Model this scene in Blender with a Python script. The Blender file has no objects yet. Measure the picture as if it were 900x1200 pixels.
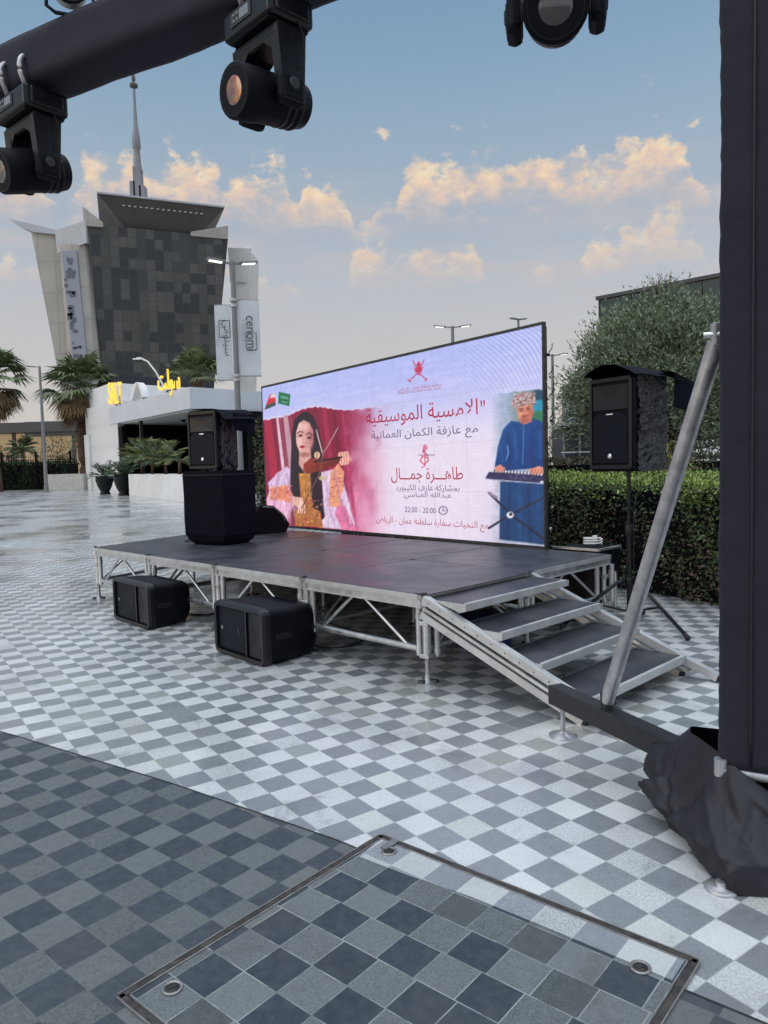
import bpy, bmesh, math, random
import numpy as np
from mathutils import Vector, Matrix
random.seed(7); rng = np.random.default_rng(7)
SC = bpy.context.scene
COL = SC.collection
PI = math.pi
R = math.radians

# ------------------------------------------------------------------ camera
cam = bpy.data.cameras.new('camera')
cam.sensor_fit = 'VERTICAL'; cam.sensor_height = 36.0; cam.lens = 878.5 / 1200 * 36
cam.clip_start = 0.05; cam.clip_end = 6000
cob = bpy.data.objects.new('camera', cam); COL.objects.link(cob)
pitch, roll = 0.0673, -0.0269
cob.matrix_world = Matrix.Translation((0, 0, 1.5)) @ Matrix.Rotation(PI / 2 - pitch, 4, 'X') @ Matrix.Rotation(roll, 4, 'Z')
SC.camera = cob

# ------------------------------------------------------------------ view
SC.view_settings.view_transform = 'Standard'
SC.view_settings.look = 'None'
SC.view_settings.exposure = 0.0
SC.view_settings.gamma = 1.0
SC.view_settings.use_curve_mapping = False
SC.render.film_transparent = False

def srgb(r, g, b):
    def f(c):
        c /= 255.0
        return c / 12.92 if c <= 0.04045 else ((c + 0.055) / 1.055) ** 2.4
    return (f(r), f(g), f(b), 1.0)

# ------------------------------------------------------------------ node helper
class NT:
    def __init__(s, tree): s.t = tree; s.n = tree.nodes; s.l = tree.links
    def new(s, typ, **kw):
        n = s.n.new(typ)
        for k, v in kw.items(): setattr(n, k, v)
        return n
    def put(s, sock, v):
        if hasattr(v, 'is_output') or isinstance(v, bpy.types.NodeSocket): s.l.new(v, sock)
        elif v is not None: sock.default_value = v
    def math(s, op, a, b=None, c=None, clamp=False):
        n = s.new('ShaderNodeMath', operation=op, use_clamp=clamp)
        s.put(n.inputs[0], a)
        if b is not None: s.put(n.inputs[1], b)
        if c is not None: s.put(n.inputs[2], c)
        return n.outputs[0]
    def mix(s, fac, a, b, blend='MIX'):
        n = s.new('ShaderNodeMix', data_type='RGBA', blend_type=blend)
        s.put(n.inputs[0], fac); s.put(n.inputs[6], a); s.put(n.inputs[7], b)
        return n.outputs[2]
    def noise(s, vec, scale, detail=4, rough=.55, dist=0.0, dim='3D'):
        n = s.new('ShaderNodeTexNoise', noise_dimensions=dim)
        if vec is not None: s.put(n.inputs['Vector'], vec)
        n.inputs['Scale'].default_value = scale; n.inputs['Detail'].default_value = detail
        n.inputs['Roughness'].default_value = rough; n.inputs['Distortion'].default_value = dist
        return n.outputs['Fac']
    def comb(s, x, y, z):
        n = s.new('ShaderNodeCombineXYZ')
        for i, v in enumerate((x, y, z)): s.put(n.inputs[i], v)
        return n.outputs[0]
    def ramp(s, fac, stops, interp='LINEAR'):
        n = s.new('ShaderNodeValToRGB'); s.put(n.inputs[0], fac)
        cr = n.color_ramp; cr.interpolation = interp
        while len(cr.elements) < len(stops): cr.elements.new(.5)
        for e, (p, c) in zip(cr.elements, stops): e.position = p; e.color = c
        return n.outputs[0]
    def mapr(s, v, a, b, c=0.0, d=1.0, smooth=True):
        n = s.new('ShaderNodeMapRange', interpolation_type='SMOOTHSTEP' if smooth else 'LINEAR')
        s.put(n.inputs[0], v); n.inputs[1].default_value = a; n.inputs[2].default_value = b
        n.inputs[3].default_value = c; n.inputs[4].default_value = d
        return n.outputs[0]

# ------------------------------------------------------------------ world: dusk sky with lit cumulus
SUN_EL, SUN_AZ = 9.0, -115.0          # low sun to the left and slightly behind, veiled
w = bpy.data.worlds.new('World'); SC.world = w; w.use_nodes = True
N = NT(w.node_tree); N.n.clear()
out = N.new('ShaderNodeOutputWorld'); bg = N.new('ShaderNodeBackground')
sky = N.new('ShaderNodeTexSky', sky_type='NISHITA', sun_disc=False)
sky.sun_elevation = R(SUN_EL); sky.sun_rotation = R(SUN_AZ); sky.air_density = 1.0; sky.dust_density = 1.5
tc = N.new('ShaderNodeTexCoord'); sep = N.new('ShaderNodeSeparateXYZ'); N.l.new(tc.outputs['Generated'], sep.inputs[0])
gx, gy, gz = sep.outputs
el = N.math('ARCSINE', gz); az = N.math('ARCTAN2', gx, gy)
eld = N.math('MULTIPLY', el, 180 / PI)
grad = N.ramp(N.mapr(eld, -10, 90, 0, 1, False), [
    (0.00, srgb(150, 148, 146)), (0.10, srgb(218, 208, 202)), (0.17, srgb(209, 205, 205)), (0.235, srgb(192, 197, 206)),
    (0.28, srgb(174, 187, 203)), (0.33, srgb(156, 181, 202)), (0.39, srgb(134, 167, 197)), (0.46, srgb(118, 152, 190)),
    (0.60, srgb(208, 214, 222)), (1.0, srgb(228, 232, 238))])
nsc = N.new('ShaderNodeVectorMath', operation='SCALE'); N.l.new(sky.outputs[0], nsc.inputs[0]); nsc.inputs[3].default_value = 0.11
base = N.mix(0.16, grad, nsc.outputs[0])
# rows of cumulus: flat-based heaps standing on a base elevation, lit on top, melting into haze below
A = N.math('MULTIPLY', az, 180 / PI); E_ = eld
def fbm(sx, sy, seed, det=6, rough=.55, dist=.0): return N.noise(N.comb(N.math('DIVIDE', A, sx), N.math('DIVIDE', E_, sy), seed), 1.0, det, rough, dist)
def flat(sx, seed): return N.noise(N.comb(N.math('DIVIDE', A, sx), seed, seed * 1.7), 1.0, 2, .5)
puff = N.math('MULTIPLY', N.math('SUBTRACT', fbm(1.7, 1.2, 3.3, 8, .62), .5), 5.2)
big = N.math('MULTIPLY', N.math('SUBTRACT', fbm(4.6, 3.0, 8.1, 3, .5), .5), 5.0)
bil = N.math('ADD', puff, big)
shade = fbm(1.1, .8, 12.7, 7, .62)
col = base
veil = fbm(9.0, 1.6, 20.2, 6, .6)
col = N.mix(N.math('MULTIPLY', N.math('MULTIPLY', N.mapr(veil, .42, .70), N.math('MULTIPLY', N.mapr(E_, 5, 11), N.mapr(E_, 16, 22, 1, 0))), .6), col, srgb(196, 190, 192))
RAMP = [(0, srgb(252, 228, 192)), (.2, srgb(244, 214, 180)), (.42, srgb(230, 203, 184)), (.7, srgb(206, 194, 190)), (1, srgb(190, 186, 188))]
brk = fbm(3.0, 1.9, 44.0, 5, .55)
def heap(col, top0, amp, sx, seed, b0, b1, lo, hi, alpha):
    top = N.math('ADD', top0, N.math('MULTIPLY', N.mapr(flat(sx, seed), lo, hi), amp))
    d = N.math('SUBTRACT', N.math('ADD', top, bil), E_)
    a = N.math('MULTIPLY', N.mapr(d, -.1, 1.0), N.mapr(N.math('ADD', E_, N.math('MULTIPLY', bil, .35)), b0, b1))
    a = N.math('MULTIPLY', a, N.mapr(brk, .36, .54, .12, 1))
    t = N.math('ADD', N.mapr(d, 0, 4.6, 0, 1, False), N.math('MULTIPLY', N.math('SUBTRACT', shade, .5), 1.7))
    c = N.ramp(N.math('ADD', t, 0.0, clamp=True), RAMP)
    return N.mix(N.math('MULTIPLY', a, alpha), col, c)
col = heap(col, 12.2, 3.8, 4.4, 5.5, 12.0, 15.4, .34, .62, .62)
col = heap(col, 16.8, 4.4, 4.6, 4.4, 15.4, 19.4, .25, .50, .84)
# small shreds above the row
sh = fbm(2.6, 1.5, 31.0, 6, .6)
shm = N.math('MULTIPLY', N.mapr(sh, .62, .74), N.math('MULTIPLY', N.mapr(E_, 19, 21.5), N.mapr(E_, 23, 25.5, 1, 0)))
col = N.mix(N.math('MULTIPLY', shm, .8), col, srgb(238, 214, 186))
# the sky overhead and towards the sunset behind the camera is brighter than the part in view
hi_ = N.math('ADD', 1.0, N.math('ADD', N.math('MULTIPLY', N.mapr(E_, 34, 58), 2.1), N.math('MULTIPLY', N.mapr(gy, .25, -.6), .55)))
sc2 = N.new('ShaderNodeVectorMath', operation='SCALE'); N.l.new(col, sc2.inputs[0]); N.l.new(hi_, sc2.inputs[3])
N.l.new(sc2.outputs[0], bg.inputs[0]); bg.inputs[1].default_value = 1.0
N.l.new(bg.outputs[0], out.inputs[0])

sun = bpy.data.lights.new('sun', 'SUN'); sun.energy = 0.5; sun.angle = R(35); sun.color = (1.0, .92, .82)
so = bpy.data.objects.new('sun', sun); COL.objects.link(so)
a_ = R(SUN_AZ); e_ = R(28)
so.rotation_euler = Vector((math.sin(a_) * math.cos(e_), math.cos(a_) * math.cos(e_), math.sin(e_))).to_track_quat('Z', 'Y').to_euler()

# ------------------------------------------------------------------ materials
def mat(name, col, rough=.6, metal=0.0, var=0.0, vscale=8.0, bump=0.0, bscale=60.0, spec=.5, emit=None, estr=0.0, col2=None, rvar=0.0, bdist=.01):
    m = bpy.data.materials.new(name); m.use_nodes = True
    N = NT(m.node_tree); b = N.n['Principled BSDF']
    b.inputs['Roughness'].default_value = rough; b.inputs['Metallic'].default_value = metal
    b.inputs['Specular IOR Level'].default_value = spec
    b.inputs['Base Color'].default_value = col
    tc = N.new('ShaderNodeTexCoord')
    if var or col2:
        f = N.noise(tc.outputs['Object'], vscale, 5, .6)
        f2 = N.mapr(f, .3, .7)
        dk = col2 or tuple(c * (1 - var) for c in col[:3]) + (1,)
        N.l.new(N.mix(f2, dk, col), b.inputs['Base Color'])
    if rvar:
        f = N.noise(tc.outputs['Object'], vscale * 1.7, 4, .6)
        N.l.new(N.mapr(f, .3, .7, max(.02, rough - rvar), min(1, rough + rvar)), b.inputs['Roughness'])
    if bump:
        f = N.noise(tc.outputs['Object'], bscale, 5, .6)
        bp = N.new('ShaderNodeBump'); bp.inputs['Strength'].default_value = bump; bp.inputs['Distance'].default_value = bdist
        N.l.new(f, bp.inputs['Height']); N.l.new(bp.outputs[0], b.inputs['Normal'])
    if emit:
        b.inputs['Emission Color'].default_value = emit; b.inputs['Emission Strength'].default_value = estr
    return m

def tile_material(name, ang, size, light, dark, third, rough, shift, grout, gwid, mixamt, speck, wet=0.0, spec=.5, greenish=None, bump=.06, fineb=1.0, midmix=.09, coat=0.0, fscale=190):
    m = bpy.data.materials.new(name); m.use_nodes = True
    N = NT(m.node_tree); b = N.n['Principled BSDF']
    tc = N.new('ShaderNodeTexCoord'); sp = N.new('ShaderNodeSeparateXYZ'); N.l.new(tc.outputs['Object'], sp.inputs[0])
    X, Y, _ = sp.outputs
    ca, sa = math.cos(R(ang)) / size, math.sin(R(ang)) / size
    U = N.math('ADD', N.math('MULTIPLY', X, ca), N.math('MULTIPLY', Y, sa))
    V = N.math('SUBTRACT', N.math('MULTIPLY', Y, ca), N.math('MULTIPLY', X, sa))
    j = N.math('FLOOR', V)
    wr = N.new('ShaderNodeTexWhiteNoise', noise_dimensions='1D'); N.l.new(j, wr.inputs['W'])
    U = N.math('ADD', U, N.math('MULTIPLY', N.math('SUBTRACT', wr.outputs[0], .5), shift))
    i = N.math('FLOOR', U)
    chk = N.math('MODULO', N.math('ABSOLUTE', N.math('ADD', i, j)), 2.0)
    wn = N.new('ShaderNodeTexWhiteNoise', noise_dimensions='3D'); N.l.new(N.comb(i, j, 1.5), wn.inputs['Vector'])
    wn2 = N.new('ShaderNodeTexWhiteNoise', noise_dimensions='3D'); N.l.new(N.comb(i, j, 7.5), wn2.inputs['Vector'])
    r1, r2 = wn.outputs[0], wn2.outputs[0]
    # a slab now and then is of the other stone
    big = N.noise(tc.outputs['Object'], .35, 3, .5)
    chk = N.math('ABSOLUTE', N.math('SUBTRACT', chk, N.math('LESS_THAN', r2, mixamt)))
    fine = N.noise(tc.outputs['Object'], fscale, 3, .8)
    mid = N.noise(tc.outputs['Object'], 28, 5, .65)
    blot = N.noise(tc.outputs['Object'], 1.6, 5, .6)
    lv = N.mix(N.math('MULTIPLY', r1, .75), light, third)
    dv = N.mix(N.math('MULTIPLY', r1, .6), dark, tuple(c * 1.7 for c in dark[:3]) + (1,))
    c = N.mix(chk, lv, dv)
    if greenish: c = N.mix(N.math('MULTIPLY', N.math('GREATER_THAN', r2, .9), .35), c, greenish)
    c = N.mix(N.math('MULTIPLY', N.mapr(fine, .42, .62), N.math('ADD', speck * .45, N.math('MULTIPLY', r1, speck))), c, (.02, .025, .03, 1), 'MIX')
    c = N.mix(N.math('MULTIPLY', N.mapr(mid, .35, .7), midmix), c, N.mix(.5, c, (.5, .5, .48, 1)))
    c = N.mix(N.math('MULTIPLY', N.mapr(blot, .42, .75), .30), c, (.10, .10, .095, 1))
    st1 = N.noise(tc.outputs['Object'], 3.1, 6, .72, .8); st2 = N.noise(tc.outputs['Object'], 11, 4, .7)
    c = N.mix(N.math('MULTIPLY', N.mapr(st1, .55, .68), .34), c, (.07, .068, .06, 1))
    c = N.mix(N.math('MULTIPLY', N.mapr(st2, .67, .75), .40), c, (.05, .05, .045, 1))
    # joints
    fu = N.math('FRACT', U); fv = N.math('FRACT', V)
    eu = N.math('MINIMUM', fu, N.math('SUBTRACT', 1.0, fu)); ev = N.math('MINIMUM', fv, N.math('SUBTRACT', 1.0, fv))
    e = N.math('MINIMUM', eu, ev)
    g = N.mapr(e, gwid * .5, gwid, 1, 0)
    gm = N.mapr(N.noise(tc.outputs['Object'], 5, 4, .7), .38, .6)
    c = N.mix(N.math('MULTIPLY', g, N.math('ADD', .2, N.math('MULTIPLY', gm, .6))), c, grout)
    N.l.new(c, b.inputs['Base Color'])
    rr = N.math('ADD', N.math('MULTIPLY', N.math('SUBTRACT', blot, .5), .35), N.math('ADD', rough - .06, N.math('MULTIPLY', r2, .12)))
    rr = N.math('ADD', rr, N.math('MULTIPLY', g, .25), clamp=True)
    N.l.new(rr, b.inputs['Roughness'])
    b.inputs['Specular IOR Level'].default_value = spec; b.inputs['Coat Weight'].default_value = coat; N.l.new(N.mapr(N.noise(tc.outputs['Object'], .55, 4, .6), .36, .62, .10, .40), b.inputs['Coat Roughness']); b.inputs['Coat IOR'].default_value = 1.55
    bp = N.new('ShaderNodeBump'); bp.inputs['Strength'].default_value = bump; bp.inputs['Distance'].default_value = .002
    tilt = N.math('ADD', N.math('MULTIPLY', mid, .5 * fineb), N.math('SUBTRACT', N.math('MULTIPLY', fine, .22 * fineb), N.math('MULTIPLY', g, .6)))
    N.l.new(tilt, bp.inputs['Height']); N.l.new(bp.outputs[0], b.inputs['Normal'])
    return m

ALU = mat('brushed aluminium', (.62, .63, .64, 1), .38, .85, .25, 9, .25, 90, rvar=.12, bdist=.002)
ALU_W = mat('dull aluminium rail', (.58, .59, .59, 1), .45, .55, .22, 6, .2, 80, rvar=.1, bdist=.002)
GALV = mat('galvanised tube', (.50, .50, .52, 1), .42, .7, .3, 14, .2, 70, rvar=.12, bdist=.002)
STEEL_D = mat('dark steel', (.06, .06, .065, 1), .5, .5, .4, 20, .2, 80)
BLACK = mat('black plastic', (.005, .006, .009, 1), .33, 0, .35, 30, .2, 260, bdist=.001, spec=.34)
BLACK2 = mat('black textured cabinet', (.004, .005, .009, 1), .55, 0, .3, 40, .3, 320, bdist=.001, spec=.12)
GRILLE = mat('speaker grille', (.004, .007, .014, 1), .5, 0, .3, 90, .5, 420, bdist=.001, spec=.14)
SILVER = mat('silver badge', (.75, .76, .78, 1), .25, .9)
WRAP = mat('creased black cover', (.012, .013, .018, 1), .20, 0, .2, 14, 1.0, 22, bdist=.06, spec=.7)
NYLON = mat('black nylon cover', (.003, .004, .010, 1), .75, 0, .3, 6, .5, 9, bdist=.03, spec=.1)
CLOTH = mat('black stretch cloth', (.0145, .0130, .0255, 1), .88, 0, .22, 3, .55, 5, bdist=.02)
CLOTH2 = mat('black gathered cloth', (.0085, .008, .015, 1), .55, 0, .3, 5, .25, 30, bdist=.02)
RUBBER = mat('black rubber', (.015, .015, .016, 1), .7, 0, .2, 30)
PAINTW = mat('white painted render', (.76, .76, .75, 1), .7, 0, .12, 1.2, .2, 20)
PAINTW2 = mat('pale grey metal panel', (.42, .44, .47, 1), .5, .1, .12, .6)
CONC = mat('pale concrete', (.48, .47, .44, 1), .75, 0, .2, 3, .2, 25)
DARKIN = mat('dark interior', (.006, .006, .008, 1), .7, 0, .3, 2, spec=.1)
GOLD = mat('lit gold letter', (.75, .50, .08, 1), .4, .2, emit=srgb(255, 218, 80), estr=.60)
POLE = mat('grey painted pole', (.20, .205, .21, 1), .5, .3, .15, 8)
BANNER = mat('white banner cloth', (.60, .62, .64, 1), .8, 0, .1, 3, .3, 6)
INK = mat('black ink', (.03, .03, .035, 1), .6)
LAMPON = mat('lit lamp panel', (.9, .9, .85, 1), .4, emit=(1, .96, .86, 1), estr=1.0)
BARK = mat('olive bark', (.11, .085, .065, 1), .9, 0, .5, 10, .8, 18)
PBARK = mat('palm bark', (.15, .085, .055, 1), .9, 0, .6, 9, 1.0, 14, bdist=.06)
LOLIVE = mat('olive leaf', (.175, .225, .125, 1), .65, 0, 0, 2.2, col2=(.075, .105, .055, 1))
LOLIVE2 = mat('pale olive leaf', (.23, .27, .185, 1), .5, 0, .4, 3)
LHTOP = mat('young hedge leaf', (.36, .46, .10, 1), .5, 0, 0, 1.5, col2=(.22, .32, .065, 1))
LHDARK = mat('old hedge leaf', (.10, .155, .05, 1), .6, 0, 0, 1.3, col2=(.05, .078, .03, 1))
LHBROWN = mat('dry hedge twig', (.19, .135, .085, 1), .8, 0, .5, 2)
LPALM = mat('palm leaf', (.15, .19, .08, 1), .5, 0, .45, 1.5)
LPALMD = mat('dry palm leaf', (.24, .16, .075, 1), .8, 0, .4, 2)
LPLANT = mat('pot plant leaf', (.055, .10, .045, 1), .45, 0, .4, 3)
LPLANTY = mat('yellowish plant leaf', (.16, .18, .05, 1), .5, 0, .4, 3)
LDARK = mat('dark shrub leaf', (.045, .062, .035, 1), .6, 0, .5, 1)
PLY = None

def deck_material():
    m = bpy.data.materials.new('dark deck board'); m.use_nodes = True
    N = NT(m.node_tree); b = N.n['Principled BSDF']
    tc = N.new('ShaderNodeTexCoord')
    f = N.noise(tc.outputs['Object'], 2.2, 6, .65); g = N.noise(tc.outputs['Object'], 190, 2, .6)
    s = N.noise(tc.outputs['Object'], 14, 5, .7, .6)
    c = N.mix(N.mapr(f, .3, .7), (.026, .028, .036, 1), (.050, .052, .062, 1))
    c = N.mix(N.math('MULTIPLY', N.mapr(s, .56, .72), .35), c, (.13, .13, .13, 1))
    N.l.new(c, b.inputs['Base Color'])
    N.l.new(N.mapr(f, .3, .7, .30, .50), b.inputs['Roughness'])
    bp = N.new('ShaderNodeBump'); bp.inputs['Strength'].default_value = .35; bp.inputs['Distance'].default_value = .002
    N.l.new(g, bp.inputs['Height']); N.l.new(bp.outputs[0], b.inputs['Normal'])
    return m
DECK = deck_material()

# ------------------------------------------------------------------ mesh builder
def rotm(a, b):
    """rotation taking Z to the direction a->b"""
    d = (Vector(b) - Vector(a)).normalized()
    return d.to_track_quat('Z', 'Y').to_matrix()

class MB:
    def __init__(s): s.v = []; s.f = []; s.m = []; s.mats = []; s.sm = []
    def mi(s, m):
        if m not in s.mats: s.mats.append(m)
        return s.mats.index(m)
    def add(s, vs, fs, m, smooth=False):
        o = len(s.v); s.v += [tuple(v) for v in vs]; k = s.mi(m)
        for f in fs: s.f.append(tuple(i + o for i in f)); s.m.append(k); s.sm.append(smooth)
        return s
    def box(s, c, size, m, rot=None, taper=1.0):
        hx, hy, hz = size[0] / 2, size[1] / 2, size[2] / 2
        vs = []
        for z in (-hz, hz):
            t = taper if z > 0 else 1
            for x, y in ((-hx, -hy), (hx, -hy), (hx, hy), (-hx, hy)):
                p = Vector((x * t, y * t, z))
                if rot is not None: p = rot @ p
                vs.append(p + Vector(c))
        return s.add(vs, [(3, 2, 1, 0), (4, 5, 6, 7), (0, 1, 5, 4), (1, 2, 6, 5), (2, 3, 7, 6), (3, 0, 4, 7)], m)
    def bbox(s, c, size, m, bev=.02, rot=None, seg=2, smooth=True):
        bm = bmesh.new(); bmesh.ops.create_cube(bm, size=1)
        bmesh.ops.scale(bm, vec=size, verts=bm.verts)
        bmesh.ops.bevel(bm, geom=bm.edges[:], offset=min(bev, min(size) * .49), segments=seg, affect='EDGES', profile=.5)
        vs = []
        for v in bm.verts:
            p = v.co.copy()
            if rot is not None: p = rot @ p
            vs.append(p + Vector(c))
        s.add(vs, [[l.index for l in f.verts] for f in bm.faces], m, False); bm.free(); return s
    def bar(s, a, b, w, h, m, up=(0, 0, 1)):
        a = Vector(a); b = Vector(b); d = b - a; L = d.length; z = d / L
        x = Vector(up).cross(z)
        if x.length < 1e-4: x = Vector((1, 0, 0))
        x.normalize(); y = z.cross(x)
        rot = Matrix((x, y, z)).transposed()
        return s.box((a + b) / 2, (w, h, L), m, rot)
    def tube(s, a, b, r, m, r2=None, n=12, caps=True):
        r2 = r if r2 is None else r2
        a = Vector(a); b = Vector(b); q = rotm(a, b)
        vs = []
        for p, rr in ((a, r), (b, r2)):
            for k in range(n):
                t = 2 * PI * k / n; vs.append(p + q @ Vector((rr * math.cos(t), rr * math.sin(t), 0)))
        s.add(vs, [(k, (k + 1) % n, n + (k + 1) % n, n + k) for k in range(n)], m, True)
        if caps: s.add(vs, [tuple(range(n))[::-1], tuple(range(n, 2 * n))], m)
        return s
    def path(s, pts, r, m, n=8):
        rs = r if isinstance(r, (list, tuple)) else [r] * len(pts)
        pts = [Vector(p) for p in pts]; vs = []; fs = []
        for i, p in enumerate(pts):
            d = (pts[min(i + 1, len(pts) - 1)] - pts[max(i - 1, 0)]).normalized()
            q = d.to_track_quat('Z', 'Y').to_matrix()
            for k in range(n):
                t = 2 * PI * k / n; vs.append(p + q @ Vector((rs[i] * math.cos(t), rs[i] * math.sin(t), 0)))
        for i in range(len(pts) - 1):
            for k in range(n): fs.append((i * n + k, i * n + (k + 1) % n, (i + 1) * n + (k + 1) % n, (i + 1) * n + k))
        fs.append(tuple(range(n))[::-1]); fs.append(tuple(range((len(pts) - 1) * n, len(pts) * n)))
        return s.add(vs, fs, m, True)
    def lathe(s, c, prof, m, n=24, rot=None, smooth=True):
        vs = []; fs = []
        for r, z in prof:
            for k in range(n):
                t = 2 * PI * k / n; p = Vector((r * math.cos(t), r * math.sin(t), z))
                if rot is not None: p = rot @ p
                vs.append(p + Vector(c))
        for i in range(len(prof) - 1):
            for k in range(n): fs.append((i * n + k, i * n + (k + 1) % n, (i + 1) * n + (k + 1) % n, (i + 1) * n + k))
        s.add(vs, fs, m, smooth)
        s.add(vs[:n], [tuple(range(n))[::-1]], m); s.add(vs[-n:], [tuple(range(n))], m)
        return s
    def prism(s, poly, z0, z1, m):
        n = len(poly); vs = [(x, y, z0) for x, y in poly] + [(x, y, z1) for x, y in poly]
        return s.add(vs, [tuple(range(n))[::-1], tuple(range(n, 2 * n))] + [(k, (k + 1) % n, n + (k + 1) % n, n + k) for k in range(n)], m)
    def hexa(s, bot, top, m):
        n = len(bot); vs = list(bot) + list(top)
        return s.add(vs, [tuple(range(n))[::-1], tuple(range(n, 2 * n))] + [(k, (k + 1) % n, n + (k + 1) % n, n + k) for k in range(n)], m)
    def extr(s, poly, axis_pts, m):
        """poly: list of 3D points; axis_pts: offset vector"""
        n = len(poly); o = Vector(axis_pts); vs = [Vector(p) for p in poly] + [Vector(p) + o for p in poly]
        return s.add(vs, [tuple(range(n))[::-1], tuple(range(n, 2 * n))] + [(k, (k + 1) % n, n + (k + 1) % n, n + k) for k in range(n)], m)
    def leaves(s, P, D, L, W, m, rnd):
        """quads (diamond leaves): points P (n,3), directions D (n,3), lengths L (n), widths W"""
        n = len(P); D = D / np.linalg.norm(D, axis=1, keepdims=True)
        r = rnd.normal(size=(n, 3)); side = np.cross(D, r); side /= np.linalg.norm(side, axis=1, keepdims=True) + 1e-9
        L = np.asarray(L).reshape(-1, 1); W = np.asarray(W).reshape(-1, 1)
        a = P; b = P + D * L * .45 + side * W / 2; c = P + D * L; d = P + D * L * .45 - side * W / 2
        vs = np.stack([a, b, c, d], 1).reshape(-1, 3)
        o = len(s.v); s.v += [tuple(x) for x in vs.tolist()]; k = s.mi(m)
        s.f += [(o + 4 * i, o + 4 * i + 1, o + 4 * i + 2, o + 4 * i + 3) for i in range(n)]
        s.m += [k] * n; s.sm += [False] * n
        return s
    def build(s, name, parent=None, loc=None, rz=0, fix=True):
        me = bpy.data.meshes.new(name); me.from_pydata(s.v, [], s.f)
        for m in s.mats: me.materials.append(m)
        me.polygons.foreach_set('material_index', s.m); me.polygons.foreach_set('use_smooth', s.sm)
        me.update()
        if fix and len(s.f) < 6000:
            bm = bmesh.new(); bm.from_mesh(me); bmesh.ops.recalc_face_normals(bm, faces=bm.faces[:]); bm.to_mesh(me); bm.free()
        o = bpy.data.objects.new(name, me); COL.objects.link(o)
        if parent is not None: o.parent = parent
        if loc is not None: o.location = loc
        o.rotation_euler = (0, 0, rz)
        return o

def tag(o, label, cat, group=None, kind=None):
    o['label'] = label; o['category'] = cat
    if group: o['group'] = group
    if kind: o['kind'] = kind
    return o
def thing(name, label, cat, loc=(0, 0, 0), rz=0, group=None):
    o = bpy.data.objects.new(name, None); COL.objects.link(o); o.empty_display_size = .2
    o.location = loc; o.rotation_euler = (0, 0, rz)
    return tag(o, label, cat, group)
def struct(o): o['kind'] = 'structure'; return o
def copy_tree(o, parent=None):
    c = o.copy(); COL.objects.link(c)
    if parent is not None: c.parent = parent
    for ch in list(o.children): copy_tree(ch, c)
    return c

# Arabic shaping (presentation forms, laid out right to left)
AF = {'ا': (0xFE8D, 2), 'ة': (0xFE93, 2), 'ب': (0xFE8F, 4), 'ت': (0xFE95, 4), 'ج': (0xFE9D, 4), 'ح': (0xFEA1, 4), 'د': (0xFEA9, 2), 'ر': (0xFEAD, 2), 'ز': (0xFEAF, 2), 'س': (0xFEB1, 4), 'ش': (0xFEB5, 4), 'ص': (0xFEB9, 4), 'ض': (0xFEBD, 4), 'ط': (0xFEC1, 4), 'ع': (0xFEC9, 4), 'ف': (0xFED1, 4), 'ق': (0xFED5, 4), 'ك': (0xFED9, 4), 'ل': (0xFEDD, 4), 'م': (0xFEE1, 4), 'ن': (0xFEE5, 4), 'ه': (0xFEE9, 4), 'و': (0xFEED, 2), 'ي': (0xFEF1, 4)}
def arab(s):
    s = s.replace('لا', '\u0001'); out = []
    jn = lambda c: c == 'ـ' or (c in AF and AF[c][1] == 4)
    jp = lambda c: c == 'ـ' or c in AF or c == '\u0001'
    for i, c in enumerate(s):
        p = i > 0 and jn(s[i - 1]) and jp(c); n = i + 1 < len(s) and jn(c) and jp(s[i + 1])
        if c == '\u0001': out.append(chr(0xFEFC if p else 0xFEFB))
        elif c not in AF: out.append(c)
        else:
            b, k = AF[c]
            out.append(chr(b + ((1 if p else 0) if k == 2 else (3 if p and n else 1 if p else 2 if n else 0))))
    return ''.join(reversed(out))
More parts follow.
